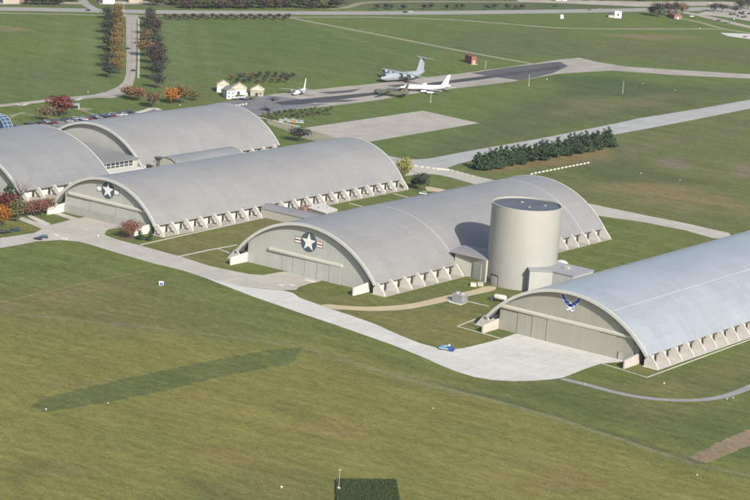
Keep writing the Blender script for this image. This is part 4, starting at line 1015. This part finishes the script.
# ---------------------------------------------------------------- vehicles
def car_paint(name, c): 
    m, t, b = nodes(name); b.inputs['Base Color'].default_value = (*c, 1); b.inputs['Roughness'].default_value = .3; b.inputs['Coat Weight'].default_value = .5
    f = remap(t, noise(t, 1.5, 3), .3, .7, .93, 1.07); t.links.new(scalecol(t, c, f), b.inputs['Base Color']); return m
CP = {k: car_paint('car_paint_'+k, c) for k, c in dict(white=(.50,.50,.49), silver=(.28,.29,.30), black=(.015,.015,.017), navy=(.02,.035,.09), red=(.18,.03,.03), grey=(.12,.125,.13), blue=(.03,.08,.22), tan=(.33,.28,.2)).items()}
def car_meshes(style):
    L_, w, hb, ht = (4.6, .9, .92, 1.45) if style == 'car' else (4.9, .97, 1.1, 1.8)
    prof = {'car': [(-2.3,.35),(-2.3,.8),(-2.15,.92),(-1.2,.98),(1.55,.95),(2.2,.9),(2.3,.75),(2.3,.35)],
            'suv': [(-2.45,.4),(-2.45,1.0),(-2.35,1.1),(-1.3,1.12),(2.3,1.12),(2.42,1.0),(2.45,.4)]}[style]
    body = MB().prism([(p[0], p[1]) for p in prof], 'x', -w, w)   # length along y after the axis swap
    cab = {'car': [(-1.25,.96),(-.55,1.42),(.75,1.45),(1.6,.96)], 'suv': [(-1.2,1.10),(-.65,1.72),(2.05,1.78),(2.35,1.10)]}[style]
    g = MB(); wi = w*.80
    n_ = len(cab); vs = [(-w*.95 if p[1] < 1.2 else -wi, p[0], p[1]) for p in cab]+[(w*.95 if p[1] < 1.2 else wi, p[0], p[1]) for p in cab]
    g.add(vs, [tuple(range(n_)), tuple(range(n_, 2*n_))[::-1]]+[(i, (i+1) % n_, n_+(i+1) % n_, n_+i) for i in range(n_)])
    top = MB(); zt = max(p[1] for p in cab); a_, b_ = cab[1][0], cab[2][0]; top.box(-wi+.02, wi-.02, a_+.02, b_-.02, zt-.02, zt+.05)
    wh = MB().tube((-.12, 0, 0), (.12, 0, 0), .33, .33, 14)
    return body, g, top, wh
CARM = {}
for st in ('car', 'suv'):
    ms = []
    for q_, mt_ in zip(car_meshes(st), (None, M['glass'], None, M['tyre'])):
        o = q_.build('tmp', mt_ or CP['white'], None, False); ms.append(o.data); bpy.data.objects.remove(o)
    CARM[st] = ms
CARK = {}
def car(x, y, rz, colr, label, style='car', group=None):
    T = thing('parked_car' if group else 'car', (x, y, .02), label, 'car', rz, group)
    k = (style, colr)
    if k not in CARK:
        b = CARM[style][0].copy(); b.materials.clear(); b.materials.append(CP[colr]); tp = CARM[style][2].copy(); tp.materials.clear(); tp.materials.append(CP[colr]); CARK[k] = (b, tp)
    obj_from(CARK[k][0], 'body', T); obj_from(CARM[style][1], 'windows', T); obj_from(CARK[k][1], 'roof', T)
    for sx in (-1, 1):
        for sy in (-1.42, 1.42):
            o = obj_from(CARM[style][3], 'wheel', T); o.location = (sx*.82, sy, .33)
    return T
cols = ['black','navy','grey','black','red','silver','white','white','red','white','black','red','grey','silver','white','navy']
nC = 40
for i in range(nC):
    f_ = i/(nC-1); u = 9+f_*122; v = 127.0-f_*14.2
    if 3 <= i <= 5: continue
    c = cols[(i*7+i//5) % len(cols)]
    if i < 9: c = ['black','navy','grey'][i % 3]
    if i > 33: c = ['navy','grey','black'][i % 3]
    x, y = G(u, v)
    car(x, y, R_(90)+.28+rnd.uniform(-.05,.05), c, f'{c} car, {ordw(i)} from the left in the long row behind the hangar roofs', 'suv' if i % 3 == 0 else 'car', 'cars parked in the long row')
for i in range(16):
    f_ = i/15; u = 50+f_*74; v = 121.6-f_*8.8+2.4; c = cols[(i*5+3) % len(cols)]; x, y = G(u, v)
    car(x, y, R_(90)+.28, c, f'{c} car, {ordw(i)} from the left in the nearer row behind the hangar roofs', 'suv' if i % 2 else 'car', 'cars parked in the nearer row')
for (u, v, rz, c, st, l) in [(1,233.5,-1.0,'black','suv','black car at the left edge on the grey road'),(6.5,232.6,-1.0,'black','car','black car right behind the one at the left edge'),(15.5,231,-1.15,'navy','suv','dark blue car last of the three queued on the road'),
    (38,239.6,-1.25,'black','car','black saloon beside the dark blue car on the pale road'),(43.5,238,-.8,'navy','suv','dark blue car at the grass edge of the pale road'),(14,220.5,-.8,'black','suv','dark car half hidden under the olive tree'),
    (127.8,49,.1,'black','car','dark car driving on the left lane of the avenue'),(133.5,71,.1,'black','car','dark car driving on the near part of the avenue'),(423,194.3,-1.1,'white','suv','white van-like car behind the hangars near the lone dark tree'),
    (88,10.8,-1.05,'black','suv','dark car on the highway at upper left'),(405,12.6,-1.1,'black','suv','black car on the highway, left of a white one'),(411,12.3,-1.1,'white','suv','white car on the highway behind a black one'),
    (589,10.2,-1.1,'grey','suv','grey car on the highway, left of a tan one'),(600,9.8,-1.1,'tan','suv','tan car on the highway near the white box building'),(555,6.3,-1.1,'black','suv','black car on the dirt strip beyond the highway'),
    (717,5.4,-1.0,'black','suv','black vehicle on the dirt strip at top right'),(711,3.6,-1.0,'white','suv','white vehicle on the dirt strip at top right'),(719,20.8,-.7,'black','suv','black car on the side road, ahead of two others'),
    (724.5,23,-.7,'black','car','black car in the middle of three on the side road'),(728,23.2,-.7,'grey','suv','grey car last of three on the side road'),(691.5,16.8,-.8,'white','suv','white car beside the red brick house'),
    (745,37,-.9,'red','car','red car on the small pale car park at right edge')]:
    x, y = G(u, v); car(x, y, rz, c, l, st)
k = 0
for (u, v) in [(730.5,14.8),(734,14.8),(738,16.4),(740,13.4),(742.5,14.6),(743.5,12.7),(746,13.2),(742.8,17.5),(745.5,17.3),(748.6,14),(733,19.6)]:
    c = ['black','black','grey','black','navy','black','white','black','grey','black','white'][k]; x, y = G(u, v)
    car(x, y, rnd.choice([-.6, .9]), c, f'{c} car, {ordw(k)} from the left in the far car park at upper right', 'suv', 'cars in the far car park'); k += 1
def heading(u0, v0, u1, v1):
    """rotation so that +y of the aircraft runs from the first to the second ground point"""
    a, b = G(u0, v0), G(u1, v1); return math.atan2(-(b[0]-a[0]), b[1]-a[1])
# blue utility lift truck on the apron
HT = heading(438, 348.4, 454, 351.2); x, y = G(446.5, 350.4)
BT = thing('utility_truck', (x, y, .03), 'blue utility truck with a flat bed parked on the edge of the white apron', 'truck', HT)
MB().prism([(3.0,.5),(3.0,1.2),(3.9,1.25),(3.9,.5)], 'x', -1.05, 1.05).build('bonnet', M['blue'], BT)
MB().prism([(1.2,.5),(1.2,2.3),(2.2,2.35),(2.95,1.3),(2.95,.5)], 'x', -1.1, 1.1).build('cab', M['blue'], BT)
MB().prism([(2.24,1.35),(2.24,2.28),(2.99,1.32)], 'x', -.95, .95).build('windscreen', M['glass'], BT)
MB().box(-1.12, 1.12, -3.6, 1.15, .75, 1.0).build('flat_bed', plain('pale_bed', (.5,.55,.6), .5), BT)
MB().box(-1.0, 1.0, -3.2, .9, 1.02, 1.9).build('tool_box', plain('teal_cargo', (.06,.19,.28), .5), BT)
mb = MB(); mb.tube((0,-3.4,1.4),(0,.8,2.5), .16, .16, 8); mb.box(-.5,.5,.8,1.6,2.4,3.0); mb.build('lift_arm', M['white'], BT)
for sx in (-1, 1):
    for yy in (-2.6, 2.9): MB().tube((sx*.8,yy,.5),(sx*1.08,yy,.5), .48, .48, 14).build('wheel', M['tyre'], BT)
# cooling unit on its pad, white tank, crates by the connector
x, y = G(459.5, 301.6)
CU = thing('cooling_unit', (x, y, .1), 'grey louvred cooling unit on the white concrete pad', 'cooling unit', .0)
MB().box(-3, 3, -2.6, 2.6, .3, 4.2).build('casing', M['silver'], CU)
mb = MB(); [mb.box(-3.06+.0, 3.06, -2.66, 2.66, .8+.55*i, .95+.55*i) for i in range(6)]; mb.build('louvres', M['dark_plane'], CU)
mb = MB(); [mb.tube((q_,0,4.21),(q_,0,4.9), 1.15, 1.15, 18) for q_ in (-1.45, 1.45)]; mb.build('fan_cowls', M['conn'], CU)
MB().box(-3.1, 3.1, -2.7, 2.7, .0, .3).build('base_frame', M['dark'], CU)
x, y = G(500, 301.4)
TK = thing('white_tank', (x, y, 0), 'white rounded equipment tank behind the right hangar corner', 'tank', R_(10))
mb = MB(); mb.loft([[(yy, rr_*1.6*math.cos(2*math.pi*i/18), 2.2+rr_*1.5*math.sin(2*math.pi*i/18)) for i in range(18)] for yy, rr_ in ((-3.4,.5),(-3.1,.85),(-2.6,1),(2.6,1),(3.1,.85),(3.4,.5))]); mb.build('drum', M['cream'], TK, True)
mb = MB(); mb.box(-2.6,-2.1,-1.6,1.6,0,1.6); mb.box(2.1,2.6,-1.6,1.6,0,1.6); mb.build('cradle', M['dark'], TK)
MB().box(-5.4,-3.6,-1.1,1.1,0,2.0).build('control_box', M['dark_plane'], TK)
for i, (u, v, c, l) in enumerate([(473.5,286.3,'cream','pale crate on the gravel by the connector, left of two'),(480.5,286.0,'conn','pale crate on the gravel by the connector, right of two')]):
    x, y = G(u, v); T = thing('crate', (x, y, .02), l, 'crate', .5)
    MB().box(-1.5,1.5,-1.1,1.1,.15,1.9).build('box', M[c], T); MB().box(-1.6,1.6,-1.2,1.2,0,.14).build('pallet', M['tan'], T); MB().box(-1.56,1.56,-1.16,1.16,1.9,2.05).build('lid', M['panel_grey'], T)

# ---------------------------------------------------------------- aircraft (nose towards -y)
def fuselage(L, r, nose=.14, tail=.34, n=20, up=.6, zc=None, sq=1.0):
    zc = zc if zc is not None else r*1.25
    st = []
    for f_, rr_, dz in ((0,.06,-.25),(.02,.32,-.2),(.05,.58,-.12),(.09,.82,-.04),(nose,1,0),(1-tail,1,0),(1-tail*.72,.93,.10*up*2),(1-tail*.45,.72,.28*up*2),(1-tail*.2,.42,.5*up*2),(1-.02,.18,.66*up*2),(1,.08,.7*up*2)):
        st.append([(r*rr_*math.cos(2*math.pi*i/n)*sq, -L/2+f_*L, zc+dz*r+r*rr_*math.sin(2*math.pi*i/n)) for i in range(n)])
    return MB().loft(st)
def wing(y_root, c_root, half, c_tip, sweep, z, dihedral, th=.11, x0=0, sides=(-1, 1)):
    mb = MB()
    for s in sides:
        def sec(x, y, c, z_): return [(s*x, y, z_), (s*x, y+c*.3, z_+c*th*.55), (s*x, y+c, z_), (s*x, y+c*.3, z_-c*th*.45)]
        mb.loft([sec(x0, y_root, c_root, z), sec(half, y_root+sweep, c_tip, z+dihedral)])
    return mb
def fin(y, c, h_, ct, sweep, z, w=.4):
    mb = MB()
    def sec(z_, y_, c_, t_): return [(0, y_, z_), (t_, y_+c_*.35, z_), (0, y_+c_, z_), (-t_, y_+c_*.35, z_)]
    return mb.loft([sec(z, y, c, w), sec(z+h_, y+sweep, ct, w*.6)])
def aircraft(name, u, v, rz, L, r, span, label, mat, wing_z='high', engines=4, ttail=True, sweep=.3, prop=False, mat2=None, chord=None, finh=None):
    x, y = G(u, v); T = thing(name, (x, y, .03), label, 'aircraft', rz); m_ = M[mat]; m2 = M[mat2] if mat2 else m_
    zc = r*1.3 if wing_z == 'high' else r*1.9
    B_ = fuselage(L, r, zc=zc).build('fuselage', m_, T, True)
    MB().prism([(-L/2+L*.035, zc+r*.30), (-L/2+L*.055, zc+r*.66), (-L/2+L*.085, zc+r*.80), (-L/2+L*.075, zc+r*.35)], 'x', -r*.55, r*.55).build('cockpit_glazing', M['glass'], B_)
    c = chord or L*.17; z = zc+r*.95 if wing_z == 'high' else zc-r*.6; half = span/2; sw = half*sweep
    y0 = -L*.16
    wing(y0, c, half, c*.33, sw, z, (-.03 if wing_z == 'high' else .08)*half).build('wing', m2, T)
    fh = finh or L*.17
    fy_ = L*.5-L*.20; fin(fy_, L*(.17 if ttail else .14), fh, L*(.11 if ttail else .055), L*(.08 if ttail else .13), zc+r*.85, r*.16).build('tail_fin', m_, T)
    if ttail: wing(fy_+L*.08, L*.09, span*.19, L*.05, span*.07, zc+r*.85+fh, 0).build('tailplane', m2, T)
    else: wing(L*.5-L*.13, L*.10, span*.20, L*.05, span*.08*(sweep*3), zc+r*.55, span*.01).build('tailplane', m2, T)
    es = {4: (.32, .60), 2: (.32,), 0: ()}[engines]
    for s in (-1, 1):
        for e_ in es:
            ex = s*half*e_; ey = y0+sw*e_-(c*.35); ez = z-r*.42-(.0 if wing_z == 'high' else .3); er = r*(.34 if prop else .42)
            nac = MB().loft([[(ex+er*q_*math.cos(2*math.pi*i/14), ey+f_*c*.9, ez+er*q_*math.sin(2*math.pi*i/14)) for i in range(14)] for f_, q_ in ((0,.85),(.08,1),(.55,1),(1,.5))])
            no = nac.build('engine', m_, T, True)
            if prop:
                pb = MB()
                for k_ in range(4):
                    a_ = k_*math.pi/2+.4; pb.tube((ex, ey-.25, ez), (ex+math.cos(a_)*r*.95, ey-.25, ez+math.sin(a_)*r*.95), .16, .10, 4)
                pb.build('propeller', M['dark'], no)
            else: MB().tube((ex, ey-.02, ez), (ex, ey+.3, ez), er*.8, er*.8, 14).build('intake', M['dark'], no)
    for (gx_, gy_) in ((0, -L*.36), (r*.7, L*.02), (-r*.7, L*.02)):
        g = MB(); g.tube((gx_, gy_, 0.45), (gx_, gy_, zc-r*.5), .16, n=6); g.tube((gx_-.35, gy_, .5), (gx_+.35, gy_, .5), .5, n=12)
        g.build('landing_gear', M['tyre'], T)
    return T
aircraft('transport_jet', 402.5, 81.0, heading(383,82.6,424,79.4), 53, 3.4, 50, 'large grey high-wing four-engined transport jet with tall T-tail on the runway', 'grey_paint', finh=11.5, chord=9.5)
aircraft('airliner_jet', 425, 91.6, heading(400,91.4,452,92.6), 44, 1.95, 40, 'white four-engined swept-wing jet with orange patch parked on the runway', 'white_plane', 'low', 4, False, .62, finh=9, chord=9)
MBo = aircraft('turboprop_transport', 391, 96.3, heading(376,94.5,408,98.6), 30, 2.1, 40, 'dark camouflaged four-propeller transport parked nearest on the runway', 'camo', 'high', 4, False, .02, True, finh=7.5, chord=5.5)
aircraft('cargo_plane', 299.5, 94.2, heading(292,97.5,307,93.2), 24, 1.6, 33, 'small white two-propeller cargo plane alone at the start of the runway', 'white_plane', 'high', 2, False, .03, True, mat2='silver', finh=8, chord=4.4)
def fighter(u, v, rz, label, mat):
    x, y = G(u, v); T = thing('fighter_jet', (x, y, .03), label, 'aircraft', rz)
    fuselage(15, .85, zc=1.7, up=.1).build('fuselage', M[mat], T, True)
    wing(-1.5, 5.2, 5.2, 1.5, 3.2, 1.7, 0, .05).build('wing', M[mat], T); fin(4.2, 3.4, 3.0, 1.4, 1.8, 2.3, .12).build('tail_fin', M['silver'], T)
    wing(4.8, 2.4, 2.8, 1.0, 1.4, 1.7, 0, .05).build('tailplane', M[mat], T); MB().prism([(-5.2,2.2),(-4.4,2.85),(-3.0,2.9),(-1.8,2.4)], 'x', -.4, .4).build('canopy', M['glass'], T)
    [MB().tube((a_, b_, .0), (a_, b_, 1.2), .2, n=6).build('landing_gear', M['tyre'], T) for a_, b_ in ((0,-4),(1,1.5),(-1,1.5))]
fighter(274.5,100.2, .6, 'dark small jet with pale fin nearest the white cargo plane', 'dark_plane')
fighter(249,99.8, .2, 'dark small jet parked in front of the tan hut', 'camo')
fighter(267.5,110.8, 1.0, 'dark small jet standing alone on the grey tarmac', 'dark_plane')
fighter(239.5,99.6, -.3, 'pale small jet beside the white two-storey building', 'silver')
x, y = G(403.5, 90.5)
T = thing('maintenance_stand', (x, y, .03), 'orange and tan stand between the camouflaged plane and the white jet', 'stand', .3)
MB().prism([(-2.4,0),(2.4,0),(2.4,3.6),(1.2,4.2)], 'x', -1.2, 1.2).build('ramp', M['orange'], T); MB().box(-1.2,1.2,2.45,3.4,0,3.4).build('ladder_frame', M['tan'], T)

# ---------------------------------------------------------------- small buildings
def gable(T, x0, x1, y0, y1, h_, rh, wm, rm, nm='roof', hip=0.):
    MB().box(x0, x1, y0, y1, 0, h_).build('wall', wm, T)
    xm = (x0+x1)/2; e_ = .5; mb = MB()
    mb.add([(x0-e_,y0-e_,h_+.01),(x1+e_,y0-e_,h_+.01),(x1+e_,y1+e_,h_+.01),(x0-e_,y1+e_,h_+.01),(xm,y0-e_+hip,h_+rh),(xm,y1+e_-hip,h_+rh)], [(0,4,5,3),(1,2,5,4),(0,1,4),(2,3,5),(0,3,2,1)])
    return mb.build(nm, rm, T)
tanroof = plain('tan_shingle', (.36,.31,.235), .8, .1)
x, y = G(229, 97.5)
T = thing('barracks', (x, y, 0), 'white two-storey wartime building with tan roof beside the tarmac', 'building', R_(52)); T.scale = (.85, .85, .85)
gable(T, -4, 4, -8, 8, 7.6, 2.6, M['white'], plain('dark_shingle', (.22,.20,.17), .8, .15))
for s in (-1, 1):
    for zz in (1.4, 4.8):
        for k_ in range(5): MB().box(s*4.01 if s > 0 else -4.08, 4.08 if s > 0 else -4.01, -6.7+k_*3.1, -5.6+k_*3.1, zz, zz+1.5).build('window', M['glass'], T)
for zz in (1.4, 4.8):
    for k_ in range(2): MB().box(-2.6+k_*3.6, -1.4+k_*3.6, -8.08, -8.01, zz, zz+1.5).build('window', M['glass'], T)
x, y = G(238.5, 93.5)
T = thing('hut', (x, y, 0), 'tan gabled hut standing behind the white two-storey building', 'building', R_(40)); T.scale = (.85, .85, .85); gable(T, -7, 7, -7, 7, 5.5, 4.6, M['cream'], tanroof, hip=2)
MB().box(-1.2, 1.2, -7.1, -7.01, 0, 3).build('door', M['dark'], T)
x, y = G(222.5, 91.5)
T = thing('hut', (x, y, 0), 'small tan hut at the left behind the white two-storey building', 'building', R_(40)); gable(T, -4.5, 4.5, -5, 5, 6, 3, M['cream'], tanroof, hip=1.5)
MB().box(-1, 1, -5.1, -5.01, 0, 3).build('door', M['dark'], T)
x, y = G(257, 95)
T = thing('chapel_hut', (x, y, 0), 'tan gabled hut alone between the white buildings and the small jets', 'building', R_(35)); gable(T, -5, 5, -5, 5, 4.6, 3.2, M['tan'], plain('pale_tan_roof', (.42,.36,.28), .8, .1), hip=1)
MB().box(-1, 1, -5.1, -5.01, 0, 2.6).build('door', M['dark'], T); MB().box(2.2, 3.6, -5.08, -5.01, 1.4, 2.6).build('window', M['glass'], T)
x, y = G(470.5, 63)
T = thing('red_shed', (x, y, 0), 'tall narrow red shed alone on the grass beyond the runway', 'shed', R_(58)); T.scale = (.8, .8, .85)
MB().box(-3.2, 3.2, -9, 9, .3, 8.0).build('wall', plain('faded_red_wall', (.21,.075,.06), .8, .12), T)
mb = MB(); mb.add([(-3.5,-9.3,8.02),(3.5,-9.3,8.02),(3.5,9.3,8.02),(-3.5,9.3,8.02),(0,-9.3,9.2),(0,9.3,9.2)], [(0,4,5,3),(1,2,5,4),(0,1,4),(2,3,5),(0,3,2,1)]); mb.build('roof', plain('red_roof', (.16,.06,.05), .8, .12), T)
MB().box(-1.6, 1.6, -9.1, -9.01, .3, 4.2).build('door', M['tan'], T); MB().box(-4, 4, -11, -9.2, 0, .28).build('ramp', M['walk'], T)
x, y = G(617.5, 17.6)
T = thing('white_hut', (x, y, 0), 'square white hut with a dark window by the highway', 'building', R_(35)); MB().box(-3.8,3.8,-3.8,3.8,0,7).build('wall', M['white'], T); MB().box(-4,4,-4,4,7.01,7.4).build('roof', M['cream'], T)
MB().box(-1,1,-3.9,-3.81,2.6,4.6).build('window', M['glass'], T)
x, y = G(611, 17.2)
T = thing('shed', (x, y, 0), 'low grey shed at the left of the square white hut', 'building', R_(35)); gable(T, -3, 3, -3, 3, 3, 1.6, M['conn'], M['dark_plane'])
x, y = G(561.5, 18.4)
T = thing('white_hut', (x, y, 0), 'small white round-topped hut at the grass edge by the highway', 'building', 0)
MB().tube((0,0,0),(0,0,3.2), 2.2, 2.2, 16).build('wall', M['white'], T, True); MB().tube((0,0,3.21),(0,0,4.4), 2.2, .5, 16).build('roof', M['white'], T, True)
x, y = G(675, 18)
T = thing('brick_house', (x, y, 0), 'low red brick house among the trees at upper right', 'building', R_(50)); gable(T, -4.5, 4.5, -9, 9, 4.2, 2.6, M['brick'], plain('brown_roof', (.16,.09,.07), .8, .15))
for k_ in range(3): MB().box(4.51, 4.58, -7+k_*5, -5.4+k_*5, 1.2, 2.8).build('window', M['glass'], T)
MB().box(-1,1,-9.1,-9.01,0,2.4).build('door', M['white'], T)
for i, (u, v, L_, w_, h_, m_, l) in enumerate([(8,1.2,36,16,6,'tan','long tan commercial building at the upper left corner'),(22,1.0,16,12,5,'brick','red brick shop beside the tan building at upper left'),(106,2.0,26,12,5,'cream','pale long building beyond the highway near the avenue'),(133,1.2,24,14,5,'tan','tan low building beyond the highway right of the avenue'),(556,-1,30,14,5,'cream','pale low building at the top edge right of centre')]):
    x, y = G(u, v); T = thing('commercial_building', (x, y, 0), l, 'building', R_(55)); MB().box(-w_/2,w_/2,-L_/2,L_/2,0,h_).build('wall', M[m_], T); MB().box(-w_/2-.3,w_/2+.3,-L_/2-.3,L_/2+.3,h_+.01,h_+.5).build('roof', M['conc_grey'], T)
    for k_ in range(5): MB().box(w_/2+.01,w_/2+.08,-L_/2+2+k_*(L_-4)/5,-L_/2+2+(k_+.6)*(L_-4)/5,1,3).build('window', M['glass'], T)
# picnic shelter near the crimson tree
x, y = G(74, 108.4)
T = thing('shelter', (x, y, 0), 'small pale roofed shelter right of the big crimson tree', 'shelter', R_(45)); MB().box(-4,4,-4,4,3.0,3.4).build('roof', M['silver'], T)
for sx in (-3.5,3.5):
    for sy in (-3.5,3.5): MB().tube((sx,sy,0),(sx,sy,2.99), .15).build('post', M['white'], T)

# ---------------------------------------------------------------- posts, markers, barriers
def post(u, v, h_, label, lamp=True):
    x, y = G(u, v); T = thing('light_mast', (x, y, 0), label, 'mast'); MB().tube((0,0,0),(0,0,h_), .17, .10, 8).build('pole', M['cream'], T); MB().box(-.5,.5,-.2,.2,h_+.01,h_+.3).build('lamp_head', M['white'], T); MB().tube((0,0,0),(0,0,.3), .6, .6, 10).build('base', M['walk'], T)
post(430.5,102.2,8.5,'pale mast on the grass in front of the white jet'); post(528.6,86,9,'pale mast on the grass below the dark tarmac block'); post(622.6,93,9.5,'pale mast alone on the open grass at right')
post(123.5,15,12,'pale mast at the far end of the avenue'); post(485.5,66.3,4,'short pale mast at the edge of the runway')
for i, (u, v, s, l) in enumerate([(281.5,489,.8,'white field marker near the bottom left of the dark grass rectangle'),(46,410.5,.6,'white field marker at the tip of the dark mown strip'),(108,404,.4,'small white marker inside the dark mown strip'),(161,285,1.1,'white and blue box on the grass below the pale road'),(304,317.5,.0,''),(327,110.4,.9,'white marker at the grass edge of the runway'),(485,69,.8,'white marker on the grass beyond the runway'),(547,80,.8,'white marker on the grass below the runway'),(643,84,.6,'white marker on the open grass at right'),(675,90.5,.6,'white marker on the open grass far right'),(88,93,.9,'white marker on the grass left of the avenue'),(180,106,.8,'white marker near the golden tree by the apron'),(694,410,.0,''),(585,385,.5,'small white marker on the lawn by the right hangar kerb'),(664,384.6,.7,'white marker on the grass near the right hangar kerb corner'),(98,237.2,.9,'white marker on the grass island by the middle hangar'),(433,409,.4,'small white marker on the grass below the apron'),(697,476,.5,'white marker at the lower right beside the worn line'),(727,400,.5,'left white marker inside the curve of the grey path'),(733,398.6,.5,'right white marker inside the curve of the grey path'),(641,174,.6,'small white marker on the streaked grass at right'),(680,181,.6,'small white marker further right on the streaked grass'),(700,29,.9,'white marker at the end of the far track')]):
    if s == 0: continue
    x, y = G(u, v); T = thing('field_marker', (x, y, 0), l, 'marker', rnd.uniform(0, 1.5))
    if u == 161:
        MB().box(-1.2,1.2,-.8,.8,.1,1.9).build('cabinet', M['white'], T); MB().box(-.9,1.0,-.85,-.81,.3,1.4).build('blue_panel', M['blue'], T); continue
    MB().tube((0,0,0),(0,0,s*.9), .08, .08, 6).build('stake', M['white'], T); MB().box(-s*.5,s*.5,-.1,.1,s*.8,s*1.4).build('board', M['white'], T)
for (u, v, h_, l) in [(338.5,491,8.5,'thin white mast at the left corner of the dark grass rectangle')]:
    x, y = G(u, v); T = thing('antenna_mast', (x, y, 0), l, 'mast'); MB().tube((0,0,0),(0,0,h_), .08, .05, 6).build('pole', M['cream'], T); MB().box(-.5,.5,-.4,.4,0,1.5).build('equipment_box', M['cream'], T)
    mb = MB(); mb.box(-.5,.5,-.04,.04,h_-.1,h_+.03); mb.box(-.04,.04,-.5,.5,h_-.12,h_+.03); mb.build('crossbar', M['white'], T)
# white barrier blocks in two rows
def barriers(pts, n_, label, group):
    proto = None; A = np.array([G(*p) for p in pts]); pl = []
    for i in range(n_):
        f_ = i/(n_-1)*(len(A)-1); k_ = min(int(f_), len(A)-2); p = A[k_]+(A[k_+1]-A[k_])*(f_-k_); d = A[k_+1]-A[k_]; L_ = np.hypot(*(A[-1]-A[0]))/n_*.66
        T = thing('concrete_barrier', (p[0], p[1], .05), f'pale concrete barrier, {ordw(i)} from the left {label}', 'barrier', math.atan2(d[1], d[0]), group)
        T.name = 'concrete_barrier'
        MB().prism([(-.4,0),(.4,0),(.25,.35),(.12,.9),(-.12,.9),(-.25,.35)], 'x', -L_/2, L_/2).build('block', M['walk'], T)
barriers([(531.5,174.4),(588,163.3)], 16, 'in the row on the grass behind the tower', 'barriers behind the tower')
barriers([(410,165.6),(436,169.2),(450,170.4),(472,176.2)], 14, 'in the row along the taxiway link', 'barriers along the taxiway link')
barriers([(230,106.9),(246,104.4)], 6, 'on the tarmac by the white building', 'barriers on the tarmac')
# kerb-side white slabs near the apron junctions
for i, (u, v, w_, l) in enumerate([(310,281,3.6,'white slab at the foot of the striped-star hangar door'),(56,235.2,2,'left white slab on the pale road near the dark cars'),(64,238.6,2.6,'right white slab on the pale road near the dark cars'),(281,285.3,1.8,'left flat white slab where old and new concrete meet'),(292,285.2,1.8,'right flat white slab where old and new concrete meet')]):
    x, y = G(u, v); o = MB().box(-w_*.8,w_*.8,-w_*.3,w_*.3,0,.35).build('concrete_slab', M['cream'], None, False, (x, y, .03), R_(5)); tag(o, l, 'slab')
# garden statues with an orange kiosk
x, y = G(293, 122)
T = thing('garden_kiosk', (x, y, 0), 'small orange kiosk with a pale roof in the garden strip', 'kiosk', .4); MB().box(-.9,.9,-.9,.9,0,2.2).build('wall', M['orange'], T); MB().box(-1.2,1.2,-1.2,1.2,2.21,2.4).build('roof', M['cream'], T)
for i, (u, v) in enumerate([(281,121.6),(285.5,120.6),(289,121.8),(297,122.4),(301.5,122.6)]):
    x, y = G(u, v); T = thing('memorial_stone', (x, y, 0), f'grey memorial stone, {ordw(i)} from the left around the orange kiosk', 'memorial', .4, 'memorial stones'); MB().box(-1.4,1.4,-.4,.4,.3,2.1).build('tablet', M['grey_paint'], T); MB().box(-1.8,1.8,-.8,.8,0,.29).build('base', M['walk'], T)
for j, pts in enumerate([[(250,116.2),(262,117.6),(285,123.2),(300,126.5)]]): strip('footpath', pts, 2.5, .02, M['walk'], 1)

# ---------------------------------------------------------------- air
hm = bpy.data.materials.new('haze'); hm.use_nodes = True; ht = hm.node_tree; ht.nodes.clear()
ou = ht.nodes.new('ShaderNodeOutputMaterial'); pv = ht.nodes.new('ShaderNodeVolumePrincipled'); pv.inputs['Density'].default_value = .00002
pv.inputs['Color'].default_value = (.93, .95, 1, 1); pv.inputs['Anisotropy'].default_value = .2
ht.links.new(pv.outputs[0], ou.inputs['Volume'])
hz_ = MB().box(-6200, 6200, -6200, 6200, -1, 300).build('haze', hm); tag(hz_, None, None, None, 'stuff')
S.cycles.volume_bounces = 0
